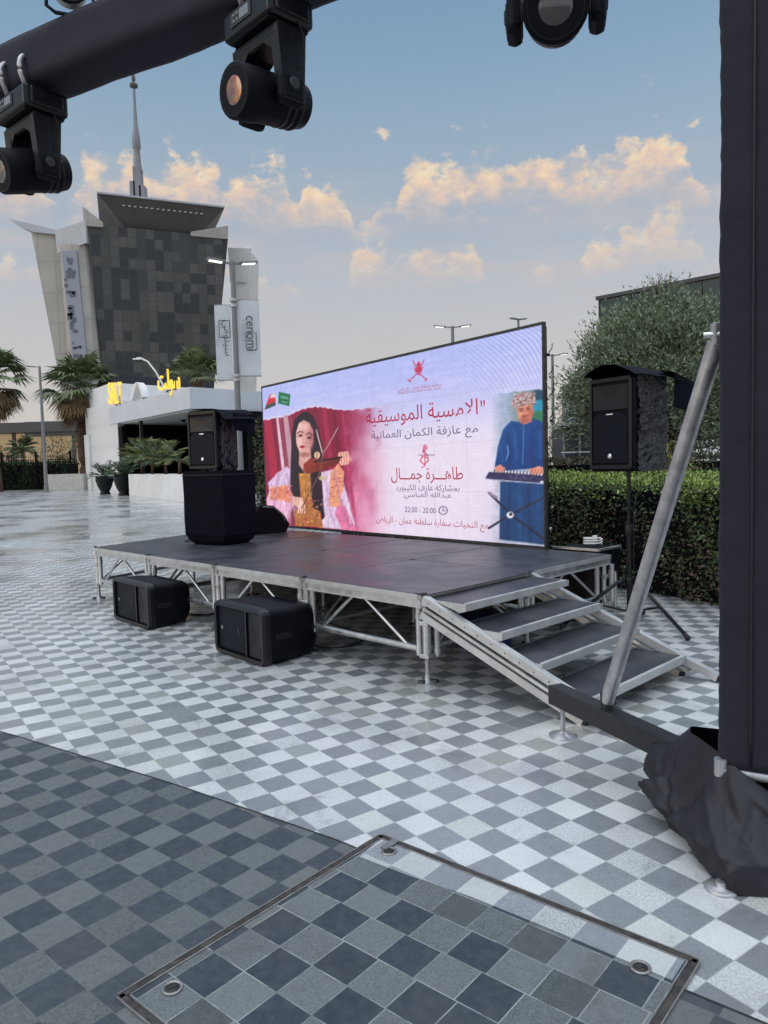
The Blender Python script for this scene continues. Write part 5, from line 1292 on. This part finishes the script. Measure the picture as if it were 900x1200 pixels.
# ------------------------------------------------------------------ plants
def frond(mb, o, az, el, L, W, m, n=16, droop=.9, rg=random):
    """one feathery frond: arched rib with leaflets"""
    d = Vector((math.cos(az), math.sin(az), 0)); pts = []
    for k in range(9):
        s = k / 8; pts.append(Vector(o) + d * (L * s * math.cos(el) * (1 - .15 * s)) + Vector((0, 0, L * (s * math.sin(el) - droop * s * s * .5))))
    mb.path(pts, [.012 * L * (1 - .8 * k / 8) for k in range(9)], m, 4)
    side = Vector((-d.y, d.x, 0)); P = []; D = []
    for k in range(n):
        s = .12 + .86 * k / (n - 1); i = min(7, int(s * 8)); f = s * 8 - i; p = pts[i].lerp(pts[i + 1], f); tg = (pts[i + 1] - pts[i]).normalized()
        for sg in (-1, 1): P.append(p); D.append(side * sg * 1.0 + tg * .9 + Vector((0, 0, -.25 + .3 * rg.random())))
    Ls = [W * math.sin(PI * (.12 + .82 * (k // 2) / (n - 1))) for k in range(2 * n)]
    mb.leaves(np.array([list(p) for p in P]), np.array([list(p) for p in D]), Ls, [W * .11] * (2 * n), m, np.random.default_rng(int(az * 1000) % 9999))

def fan_leaf(mb, o, d, petiole, Rf, m, rg, blades=15, spread=2.5):
    d = Vector(d).normalized(); p0 = Vector(o); sag = Vector((0, 0, -.10 * petiole)); p1 = p0 + d * petiole + sag
    mb.path([p0, p0 + d * petiole * .5 + Vector((0, 0, .03)), p1], [.035, .025, .018], m, 4)
    side = d.cross(Vector((0, 0, 1)));
    if side.length < .1: side = Vector((1, 0, 0))
    side.normalize(); up = side.cross(d).normalized()
    tilt = rg.uniform(-.4, .4); side = (side * math.cos(tilt) + up * math.sin(tilt)).normalized()
    vs = []; fs = []
    for k in range(blades):
        a = -spread / 2 + spread * k / (blades - 1); r_ = Rf * (.72 + .28 * math.cos(a * .7)) * rg.uniform(.85, 1.05)
        dr = (d * math.cos(a) + side * math.sin(a)).normalized(); w = dr.cross(up).normalized() * Rf * .062
        mid = p1 + dr * r_ * .62 + up * .05 * Rf; tip = p1 + dr * r_ + Vector((0, 0, -.22 * Rf * rg.uniform(.4, 1.4)))
        i = len(vs); vs += [p1 + w * .25, p1 - w * .25, mid - w, mid + w, tip + w * .12, tip - w * .12]; fs += [(i, i + 1, i + 2, i + 3), (i + 3, i + 2, i + 5, i + 4)]
    mb.add(vs, fs, m)

def fan_palm(loc, h, label, tr=.42, Rl=2.0, nl=46, skirt=26, seed=1, yel=0):
    rg = random.Random(seed); t = thing('palm_tree', label, 'palm', loc, 0, 'fan palms around the restaurant')
    mb = MB(); pts = [(0.08 * math.sin(k * .7), 0.05 * math.cos(k), h * k / 10) for k in range(11)]
    mb.path(pts, [tr * (1.25 if k == 0 else 1.0 + .05 * math.sin(k * 2.4)) for k in range(11)], PBARK, 14)
    for k in range(int(h * 9)):      # leaf-base boots
        z = h * rg.random(); a = rg.uniform(0, 2 * PI); p = Vector((tr * math.cos(a), tr * math.sin(a), z)); mb.add([p + Vector((-math.sin(a), math.cos(a), 0)) * .10, p - Vector((-math.sin(a), math.cos(a), 0)) * .10, p + Vector((math.cos(a) * .16, math.sin(a) * .16, .22))], [(0, 1, 2)], PBARK)
    mb.build('trunk', t)
    mb = MB(); top = Vector((0, 0, h))
    for k in range(nl):
        a = k * 2.39996 + rg.uniform(-.3, .3); e = rg.uniform(-.35, 1.35) if k % 3 else rg.uniform(.2, 1.1); d = Vector((math.cos(a) * math.cos(e), math.sin(a) * math.cos(e), math.sin(e)))
        fan_leaf(mb, top + d * .25, d, Rl * rg.uniform(.5, .85), Rl * rg.uniform(.75, 1.0), LPLANTY if rg.random() < yel else LPALM, rg)
    mb.build('crown', t, fix=False)
    mb = MB()
    for k in range(skirt):
        a = rg.uniform(0, 2 * PI); e = rg.uniform(-1.35, -.5); d = Vector((math.cos(a) * math.cos(e), math.sin(a) * math.cos(e), math.sin(e)))
        fan_leaf(mb, top + Vector((0, 0, -.2)) + d * .2, d, Rl * rg.uniform(.4, .7), Rl * rg.uniform(.7, .95), LPALMD, rg)
    mb.build('dead_leaf_skirt', t, fix=False)
fan_palm((-22.4, 56.4, 0), 7.6, 'tall fan palm with a rough brown trunk beside the white restaurant wall', seed=3, skirt=12, Rl=1.95)
fan_palm((-29.2, 56.5, 0), 8.5, 'fan palm with a brown dead-leaf skirt cut off by the left edge', seed=5, skirt=44, Rl=1.9)
fan_palm((-14.1, 58.0, 0), 8.2, 'fan palm whose green crown shows above the restaurant roof behind the Arabic sign', seed=8, skirt=2, Rl=1.6, nl=38)

def leafy(name, label, cat, loc, crowns, n, size, mats, seed, trunk=None, group=None, aspect=.3, core=None):
    """crowns: list of (x, y, z, rx, ry, rz)"""
    rg = np.random.default_rng(seed); t = thing(name, label, cat, loc, 0, group)
    mb = MB(); tot = sum(c[3] * c[4] * c[5] for c in crowns) ** 1
    for c in crowns:
        k = max(20, int(n * c[3] * c[4] * c[5] / tot)); v = rg.normal(size=(k, 3)); v /= np.linalg.norm(v, axis=1, keepdims=True); r_ = rg.random((k, 1)) ** .45
        P = np.array(c[:3]) + v * r_ * np.array(c[3:]); D = v * .6 + rg.normal(size=(k, 3)) * .7 + np.array([0, 0, .35])
        sel = rg.integers(0, len(mats), k)
        for mi, mm in enumerate(mats):
            s = sel == mi
            if s.any(): mb.leaves(P[s], D[s], size * rg.uniform(.6, 1.3, s.sum()), size * aspect * rg.uniform(.7, 1.3, s.sum()), mm, rg)
    mb.build('foliage', t, fix=False)
    if trunk:
        mb = MB()
        for pts, rs in trunk: mb.path(pts, rs, BARK, 9)
        mb.build('trunk', t)
    return t

# dwarf palms standing in the restaurant planter
for k, (x, y, h, lab, sd) in enumerate(((-12.9, 40.2, 2.2, 'bushy yellow-green potted palm at the far end of the white planter', 2), (-11.6, 37.8, 2.0, 'thin young palm second from the far end of the white planter', 4), (-10.3, 35.6, 1.9, 'dwarf palm with a short stem in the middle of the white planter', 6), (-9.1, 33.6, 1.8, 'spiky palm with bare stiff fronds at the near end of the white planter', 9))):
    t = thing('dwarf_palm', lab, 'palm plant', (x, y, 1.09), 0, 'palms in the restaurant planter'); rg = random.Random(sd)
    mb = MB(); mb.path([(0, 0, 0), (.03, .02, h * .35), (.0, .05, h * .38)], [.09, .07, .06], PBARK, 8); mb.build('stem', t)
    mb = MB()
    for j in range(26 if k < 3 else 9): frond(mb, (0, .03, h * .36), j * 2.4 + rg.random(), rg.uniform(.25, 1.35), h * rg.uniform(.7, 1.05), .60 if k < 3 else .3, LPLANTY if (j % 2 or k == 0) else LPLANT, 11, .8, rg)
    mb.build('fronds', t, fix=False)
POT = mat('dark glazed pot', (.008, .010, .011, 1), .4, spec=.2)
for k, (x, y, lab, sd) in enumerate(((-16.55, 44.6, 'left dark urn with a broad-leaved plant by the white restaurant wall', 3), (-14.5, 41.9, 'right dark urn with a taller bushy plant, next to the white planter', 7))):
    t = thing('potted_plant', lab, 'potted plant', (x, y, 0), 0, 'plants in dark urns by the restaurant'); rg = random.Random(sd)
    mb = MB(); mb.lathe((0, 0, 0), [(.30, 0), (.32, .06), (.24, .14), (.40, .45), (.52, .85), (.50, 1.0), (.56, 1.08), (.50, 1.08), (.46, .98)], POT, 24); mb.build('urn', t)
    mb = MB()
    for j in range(20 + 8 * k): frond(mb, (rg.uniform(-.1, .1), rg.uniform(-.1, .1), 1.0), j * 2.4 + rg.random(), rg.uniform(.3, 1.45), rg.uniform(1.0, 1.6) + .2 * k, .5, LPLANT, 8, .7, rg)
    mb.build('leaves', t, fix=False)

# lamp posts
def lamp_post(loc, h, label, heads, rz=0, r=.07, lit=True, plinth=True, arm=.5, group=None, panel=(.62, .22)):
    t = thing('street_lamp', label, 'lamp post', loc, rz, group)
    mb = MB(); mb.tube((0, 0, .0), (0, 0, h), r * 1.25, POLE, r * .8, 14); mb.build('pole', t)
    if plinth:
        mb = MB(); mb.bbox((0, 0, .02), (r * 5, r * 5, .04), POLE, .008); mb.tube((0, 0, 0), (0, 0, .5), r * 1.6, POLE, r * 1.4, 14); mb.build('base', t)
    mb = MB()
    for s in heads: mb.bar((0, 0, h - .08), (s * arm, 0, h - .02), .05, .05, POLE)
    mb.build('cross_arm', t)
    for s in heads:
        mb = MB(); mb.bbox((s * (arm + panel[0] * .35), 0, h + .0), (panel[0], panel[1], .05), POLE, .015, Matrix.Rotation(-s * .10, 3, 'Y')); hd = mb.build('lamp_head', t)
        mb = MB(); mb.box((s * (arm + panel[0] * .38), 0, h - .034 + .0), (panel[0] * .72, panel[1] * .75, .012), LAMPON if lit else SCREENP, Matrix.Rotation(-s * .10, 3, 'Y')); mb.build('light_panel', hd)
    return t
lp = lamp_post((-4.17, 22.0, 0), 7.35, 'grey street lamp with two lit heads and two white banners, behind the covered subwoofer', (-1, 1), R(22), .085, arm=.28, panel=(.52, .26))
INKG = mat('dark grey print', (.06, .06, .07, 1), .7)
def banner(xs, ztop, zbot, txt, sub_, label, yaw, flip):
    b = thing('banner', label, 'banner', (-4.17, 22.0, 0), yaw, 'banners on the street lamp')
    x0, x1 = xs; mb = MB(); n = 14
    vs = []
    for j in range(n + 1):
        for i in range(7):
            u, v = i / 6, j / n; bow = .05 * math.sin(PI * v) * (u - .3); vs.append((x0 + (x1 - x0) * u, .035 * math.sin(2.2 * u + 3 * v) + bow, zbot + (ztop - zbot) * v))
    fr = [(j * 7 + i, j * 7 + i + 1, (j + 1) * 7 + i + 1, (j + 1) * 7 + i) for j in range(n) for i in range(6)]
    mb.add(vs, fr, BANNER, True); cl = mb.build('cloth', b)
    mb = MB()
    for z in (ztop + .01, zbot - .01): mb.tube((0, 0, z), (x1 if abs(x1) > abs(x0) else x0, 0, z), .014, POLE, n=8)
    for z in (ztop, zbot): mb.lathe((0, 0, z - .04), [(.115, 0), (.115, .08)], GALV, 14)
    mb.build('banner_arms', b)
    RX = Matrix.Rotation(PI / 2, 3, 'X'); xm = (x0 + x1) / 2; zm = (ztop + zbot) / 2 + .12
    rot = Matrix.Rotation(PI / 2, 3, 'Y') @ RX
    lettering('print', txt, 1.0, INKG, cl, Vector((xm + .03, -.085, zm)), rot, height=.26, bold=.02)
    lettering('small_print', sub_, .62, mat('faint print', (.35, .36, .38, 1), .8), cl, Vector((xm - .17, -.085, zm + .08)), rot, height=.10, bold=.01)
    mb = MB(); sz = -.24 if not flip else .24
    for a, c in (((-.15, sz - .22), (.15, sz - .22)), ((.15, sz - .22), (.15, sz + .26)), ((.15, sz + .26), (-.15, sz + .26)), ((-.15, sz + .26), (-.15, sz - .22))): mb.bar((xm + .03 + a[0], -.08, zm + a[1]), (xm + .03 + c[0], -.08, zm + c[1]), .02, .008, INKG, up=(0, 1, 0))
    mb.build('print_frame', cl)
banner((-.56, -.10), 6.10, 3.98, arab('سينومي'), arab('سنترز'), 'left white banner with Arabic writing on the street lamp', R(14), True)
banner((.12, .72), 6.26, 4.10, 'cenomi', 'centers', 'right white banner with the word cenomi on the street lamp', R(14), False)
lamp_post((-23.35, 52, 0), 8.65, 'thin dark lamp post beside the left palm with a single small head', (-1,), 0, .10, False, True, .35, panel=(.6, .3))
lamp_post((3.86, 40, 0), 8.5, 'distant double-headed lamp post showing above the middle of the LED screen', (-1, 1), 0, .10, True, True, .45, panel=(.62, .35))
lamp_post((9.1, 40, 0), 6.9, 'distant double-headed lamp post between the LED screen and the olive tree', (-1, 1), 0, .085, True, True, .42, panel=(.45, .3))
lamp_post((8.25, 45, 0), 9.7, 'distant lamp post whose flat head peeks over the right part of the LED screen', (-1, 1), R(20), .08, False, True, .12, panel=(.5, .3))
# curved lamp over the restaurant roof
t = thing('roof_lamp', 'white curved lamp on the restaurant roof between the two gold signs', 'lamp', (-11.95, 41.5, 5.5), 0)
mb = MB(); mb.path([(.20, 0, 0), (.0, 0, .55), (-.35, 0, 1.25), (-.75, 0, 1.80), (-1.15, 0, 2.0), (-1.35, 0, 1.98)], [.06, .055, .05, .045, .05, .05], PAINTW, 8); mb.build('arm', t)
mb = MB(); mb.bbox((-1.35, 0, 1.95), (.42, .16, .07), PAINTW, .02); mb.build('lamp_head', t)

# left edge: hedge, railing, far buildings, small palm
def hedge(name, label, corners, h, n_front, n_top, size, mats_f, mats_t, seed, body=LHDARK, ragged=.06, brown=None, upow=1.0):
    """corners: front-left, front-right, back-right, back-left on the ground"""
    c = [Vector((x, y, 0)) for x, y in corners]; o = sum(c, Vector()) / 4; rg = np.random.default_rng(seed)
    t = thing(name, label, 'hedge', o)
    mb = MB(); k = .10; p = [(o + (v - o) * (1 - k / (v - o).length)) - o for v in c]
    mb.hexa([(v.x, v.y, 0) for v in p], [(v.x, v.y, h - .09) for v in p], DARKIN); mb.build('dark_core', t)  # solid dark box added inside; shade between the leaves put into its colour
    mb = MB(); a, b = np.array(c[0] - o), np.array(c[1] - o); nrm = np.cross(b - a, [0, 0, 1]); nrm /= np.linalg.norm(nrm)
    def put(P, D, mats, s):
        sel = rg.integers(0, len(mats), len(P))
        for i, mm in enumerate(mats):
            m_ = sel == i
            if m_.any(): mb.leaves(P[m_], D[m_], s * rg.uniform(.6, 1.4, m_.sum()), s * .45 * rg.uniform(.7, 1.3, m_.sum()), mm, rg)
    u = rg.random((n_front, 1)) ** upow; v = rg.random((n_front, 1)); wav = .05 * np.sin(u * 37) + .04 * np.sin(u * 91 + v * 9)
    P = a + (b - a) * u + np.array([0, 0, h]) * v + nrm * (rg.normal(size=(n_front, 1)) * ragged + wav - .03); D = nrm * .7 + rg.normal(size=(n_front, 3)) * .7
    if brown is not None:
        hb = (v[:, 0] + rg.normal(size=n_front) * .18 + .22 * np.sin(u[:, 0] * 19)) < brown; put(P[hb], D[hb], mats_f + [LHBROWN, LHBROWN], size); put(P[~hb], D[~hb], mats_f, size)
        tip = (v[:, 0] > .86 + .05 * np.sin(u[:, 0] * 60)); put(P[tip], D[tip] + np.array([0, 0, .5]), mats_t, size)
    else: put(P, D, mats_f, size)
    q0, q1, q2, q3 = [np.array(x - o) for x in c]; u = rg.random((n_top, 1)); v = rg.random((n_top, 1)) ** 1.5
    P = (q0 * (1 - u) + q1 * u) * (1 - v) + (q3 * (1 - u) + q2 * u) * v + np.array([0, 0, h - .03]) + rg.normal(size=(n_top, 3)) * np.array([.02, .02, .035]); D = rg.normal(size=(n_top, 3)) * .6 + np.array([0, 0, .8]) + nrm * .2
    put(P, D, mats_t, size)
    mb.build('foliage', t, fix=False); return t
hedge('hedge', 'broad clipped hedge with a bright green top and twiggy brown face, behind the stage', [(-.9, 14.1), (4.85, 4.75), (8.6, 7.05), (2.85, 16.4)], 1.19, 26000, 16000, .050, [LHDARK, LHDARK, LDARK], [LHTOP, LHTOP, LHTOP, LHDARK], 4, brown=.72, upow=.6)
hedge('hedge', 'low dark brownish hedge running behind the green-topped hedge', [(1.5, 16.6), (9.5, 16.6), (9.5, 18), (1.5, 18)], 1.40, 4200, 2200, .10, [LDARK, LHBROWN, LHDARK], [LHBROWN, LDARK], 6)
hedge('hedge', 'long dark hedge with a black railing at the far left of the plaza', [(-36, 60.6), (-25.3, 60), (-25, 62), (-36, 62.6)], 2.1, 5200, 1600, .22, [LDARK, LHDARK], [LDARK, LHDARK], 8)
hedge('hedge', 'tall dark planting beside the lamp post, left of the LED screen', [(-4.6, 27.5), (-1.2, 24.2), (.2, 25.6), (-3.6, 29)], 3.15, 5200, 800, .16, [LDARK, LHDARK, LHBROWN], [LDARK], 9)
t = thing('railing', 'black iron railing of thin bars standing in front of the far left hedge', 'railing', (-29.5, 59.6, 0), 0)
mb = MB()
for z in (.35, 2.35): mb.bar((-6.5, .25, z), (5.2, -.1, z), .05, .06, DARKIN)
for k in range(60): x = -6.4 + k * .196; mb.bar((x, .25 - .35 * (x + 6.5) / 11.7, .0), (x, .25 - .35 * (x + 6.5) / 11.7, 2.75), .03, .03, DARKIN)
mb.build('bars', t)
for k in range(5):
    x = -6.2 + k * 2.75; mb = MB(); mb.bar((x, .2 - .07 * k, 0), (x, .2 - .07 * k, 3.0), .14, .14, DARKIN); mb.build('post', t)
WARMW = mat('warm lit wall', (.55, .46, .33, 1), .7, 0, .2, .5, emit=srgb(226, 190, 140), estr=.28)
t = thing('pavilion', 'low far building with a dark flat roof and a warmly lit front', 'building', (-36, 78, 0))
mb = MB(); mb.box((-2, 1, 5.9), (16, 6, 1.0), ROOFD); mb.build('roof', t)
mb = MB(); mb.box((-2, 2.5, 2.7), (15, 3, 5.4), WARMW); mb.build('lit_wall', t)
for x in (-8.5, -5, -1.5, 1.5, 4.6):
    mb = MB(); mb.bar((x, -1.2, 0), (x, -1.2, 5.4), .3, .3, ROOFD); mb.build('column', t)
mb = MB(); mb.box((2.6, -1.6, 5.7), (5.4, .4, 1.5), ROOFD); mb.build('fascia', t)
for k, (x, y, h, lab, sd) in enumerate(((-30.6, 64, 3.2, 'small feathery palm in front of the warmly lit pavilion, farther left', 12), (-24.6, 63, 3.6, 'small feathery palm showing left of the tall palm trunk', 15))):
    t = thing('feather_palm', lab, 'palm', (x, y, 0), 0, 'small palms by the pavilion'); rg = random.Random(sd)
    mb = MB(); mb.path([(0, 0, 0), (.05, 0, h * .5), (0, 0, h)], [.25, .2, .18], PBARK, 10); mb.build('trunk', t)
    mb = MB()
    for j in range(30): frond(mb, (0, 0, h), j * 2.4 + rg.random(), rg.uniform(.0, 1.3), rg.uniform(1.6, 2.4), .8, LPALM, 14, .9, rg)
    mb.build('crown', t, fix=False)
leafy('shrub', 'loose pale shrub behind the far left railing', 'shrub', (-33.4, 63.5, 0), [(0, 0, 2.6, 1.6, 1.0, 1.6), (1.3, 0, 2.2, 1.2, 1, 1.4), (-1.2, 0, 2.0, 1.2, 1, 1.2)], 1500, .26, [LDARK, LPLANTY, LHBROWN], 5)
leafy('shrub', 'reddish loose shrub between the railing and the thin lamp post', 'shrub', (-27.3, 63, 0), [(0, 0, 2.8, 1.5, 1, 1.7), (.9, 0, 2.0, 1.0, 1, 1.3)], 1100, .24, [LHBROWN, LDARK, LPALMD], 6)

# right side: glass building, pavilion, olive tree
TEAL = facade_mat('dark teal glazing', 1.6, 2.4, [(.006, .028, .034, 1), (.010, .040, .046, 1), (.006, .022, .028, 1)], .3, .3, 3, (.012, .016, .017, 1))
def glass_building():
    a = Vector((10.4, 36.0, 0)); yaw = math.atan2(-.71, .704)
    t = thing('glass_building', 'dark teal glass building with a flat roof behind the olive tree', 'building', a, yaw)
    mb = MB(); mb.hexa([(0, 0, 0), (20, 0, 0), (20, 16, 0), (0, 16, 0)], [(0, 0, 8.82), (20, 0, 8.82), (20, 16, 8.82), (0, 16, 8.82)], TEAL); mb.build('glazing', t)
    mb = MB(); mb.box((10, 8, 8.92), (20.2, 16.2, .16), STEEL_D); mb.build('roof_edge', t)
    for k in range(13):
        mb = MB(); mb.bar((k * 1.6 + .05, -.03, 0), (k * 1.6 + .05, -.03, 8.8), .05, .05, STEEL_D, up=(0, 1, 0)); mb.build('mullion', t)
    for z in (3.2, 6.0):
        mb = MB(); mb.bar((0, -.035, z), (20, -.035, z), .07, .05, STEEL_D); mb.build('transom', t)
glass_building()
t = thing('glass_kiosk', 'small teal glass kiosk with pale uprights, left of the stand loudspeaker', 'kiosk', (9.0, 34.5, 0), 0)
LTEAL = mat('pale teal glass', (.10, .17, .18, 1), .12, .1, .3, .6)
mb = MB(); mb.box((.15, .6, 2.35), (1.2, 1.2, 4.7), LTEAL); mb.build('glass_box', t)
for x in (-.45, -.15, .2, .5, .75):
    mb = MB(); mb.bar((x, -.03, 0), (x, -.03, 4.7), .06, .05, PAINTW2, up=(0, 1, 0)); mb.build('upright', t)
mb = MB(); mb.box((.15, .6, 4.74), (1.35, 1.35, .08), STEEL_D); mb.build('roof', t)
t = thing('low_pavilion', 'low pavilion with a thin pale flat roof and dark glazing left of the stand loudspeaker', 'building', (8.9, 33.0, 0), 0)
mb = MB(); mb.box((.2, .8, 2.90), (2.8, 2.4, .10), PAINTW2); mb.build('roof', t)
mb = MB(); mb.box((.25, 1.0, 1.4), (2.5, 1.8, 2.78), GLASSL); mb.build('glazing', t)
mb = MB(); mb.box((.2, -.2, 1.68), (2.6, .12, .06), PAINTW2); mb.build('rail', t)
for x in (-1.0, -.3, .45, 1.1):
    mb = MB(); mb.bar((x, -.22, 0), (x, -.22, 2.85), .07, .05, POLE, up=(0, 1, 0)); mb.build('post', t)
t = thing('hoarding', 'white panelled hoarding seen to the right of the tilted brace tube', 'hoarding', (10.6, 24, 0), 0)
for k in range(4):
    mb = MB(); mb.bbox((-.75 + k * .62, 0, 1.28), (.56, .08, 2.4), PAINTW, .01); mb.build('panel', t)
mb = MB()
mb.bar((-1.1, .07, 1.8), (1.5, .07, 1.8), .06, .06, POLE); mb.build('rail', t)
t = thing('shop_front', 'dark far shop front with a small lit orange and white sign', 'building', (11.3, 30, 0), 0)
mb = MB(); mb.box((0.3, 1, 1.6), (4.2, 2, 3.2), DARKIN); mb.build('wall', t)
mb = MB(); mb.box((-.18, -.03, 2.68), (.34, .05, .16), mat('lit orange sign', (.6, .2, .05, 1), .5, emit=srgb(255, 170, 70), estr=1.0)); mb.build('sign', t)
mb = MB(); mb.box((.32, -.03, 2.70), (.30, .05, .14), mat('lit pale sign', (.6, .6, .55, 1), .5, emit=srgb(230, 220, 200), estr=.6)); mb.build('sign', t)
for x in (-.9, .1, 1.0):
    mb = MB(); mb.bar((x, -.04, 0), (x, -.04, 2.5), .08, .06, POLE, up=(0, 1, 0)); mb.build('door_post', t)

def olive():
    rg = np.random.default_rng(21); t = thing('olive_tree', 'broad grey-green olive tree behind the stand loudspeaker', 'tree', (5.6, 15.2, 0))
    cl = []
    # clump centres fill an uneven crown
    lim = [(0, 0, 3.1, 1.6, 1.2, 1.30), (1.7, .1, 3.1, 1.1, 1.0, 1.2), (-.9, .1, 2.2, .8, .7, .5), (.6, .1, 1.9, 1.0, .7, .5), (-.8, -.1, 3.0, .95, .9, .9), (.9, 0, 3.4, .95, 1.0, 1.0), (-.2, 0, 4.05, .8, .8, .55), (-1.15, .1, 2.55, .6, .6, .45), (1.2, .2, 2.5, .8, .8, .6), (.3, -.5, 2.5, .8, .6, .5)]
    for c in lim:
        k = int(34 * c[3] * c[4] * c[5]) + 6; v = rg.normal(size=(k, 3)); v /= np.linalg.norm(v, axis=1, keepdims=True); r_ = rg.random((k, 1)) ** .40
        cl += list(np.array(c[:3]) + v * r_ * np.array(c[3:]))
    twigs = [(-1.55, 0, 3.15), (-1.75, .1, 2.75), (-1.45, .1, 3.5), (-1.85, 0, 2.3), (-.05, 0, 4.75), (.15, .1, 4.85), (-.3, 0, 4.6), (-1.3, 0, 3.75), (.9, 0, 4.5), (-1.7, .1, 3.0), (-1.9, 0, 2.05)]
    mb = MB(); tw = MB(); fork = np.array([0.05, 0, 1.9])
    for i, c in enumerate(cl + [np.array(x) for x in twigs]):
        wisp = i >= len(cl); n = 70 if wisp else 260; s = .22 if wisp else .38
        P = c + rg.normal(size=(n, 3)) * np.array([s, s, s * .8]) * .6
        out_ = (c - np.array([0, 0, 2.6])); out_ = out_ / (np.linalg.norm(out_) + 1e-6)
        D = out_ * .8 + rg.normal(size=(n, 3)) * .6 + np.array([0, 0, .35])
        pale = rg.random(n) < .30
        for sel, mm in ((pale, LOLIVE2), (~pale, LOLIVE)):
            if sel.any(): mb.leaves(P[sel], D[sel], rg.uniform(.07, .14, sel.sum()), rg.uniform(.020, .036, sel.sum()), mm, rg)
        a = fork + rg.normal(size=3) * .1; m_ = (a + c) / 2 + rg.normal(size=3) * .15
        if i % 2 == 0 or wisp: tw.path([a, m_, c, c + out_ * .22], [.035, .02, .010, .004], BARK, 5)
        if wisp:
            for q in range(6): d = out_ + rg.normal(size=3) * .6; tw.path([c - out_ * .1, c + d * .22], [.006, .003], BARK, 4)
    mb.build('crown', t, fix=False)
    tw.path([(.02, 0, 0), (.0, .02, .7), (.06, 0, 1.3), (.05, 0, 2.0)], [.20, .15, .13, .10], BARK, 12)
    tw.path([(.0, .02, .9), (-.35, 0, 1.7), (-.8, 0, 2.5)], [.10, .08, .05], BARK, 9); tw.path([(.05, .02, 1.2), (.45, .05, 2.0), (.9, 0, 2.9)], [.10, .08, .05], BARK, 9)
    tw.build('trunk', t)
olive()
leafy('shrub', 'brown thorny shrub at the foot of the olive tree, right of the stand loudspeaker', 'shrub', (5.35, 14.2, 0), [(0, 0, 1.25, .45, .4, .55), (.3, 0, 1.0, .4, .4, .5)], 900, .10, [LHBROWN, LHBROWN, LHTOP], 14)
leafy('shrub', 'dark shrubs beyond the hedge, between the LED screen and the low pavilion', 'shrub', (7.0, 38, 0), [(0, 0, 1.6, 1.2, .8, 1.2), (1.4, 0, 1.8, 1.1, .8, 1.4), (-1.4, 0, 1.4, 1.2, .8, 1.1)], 1600, .24, [LDARK, LPALM, LHDARK], 15)
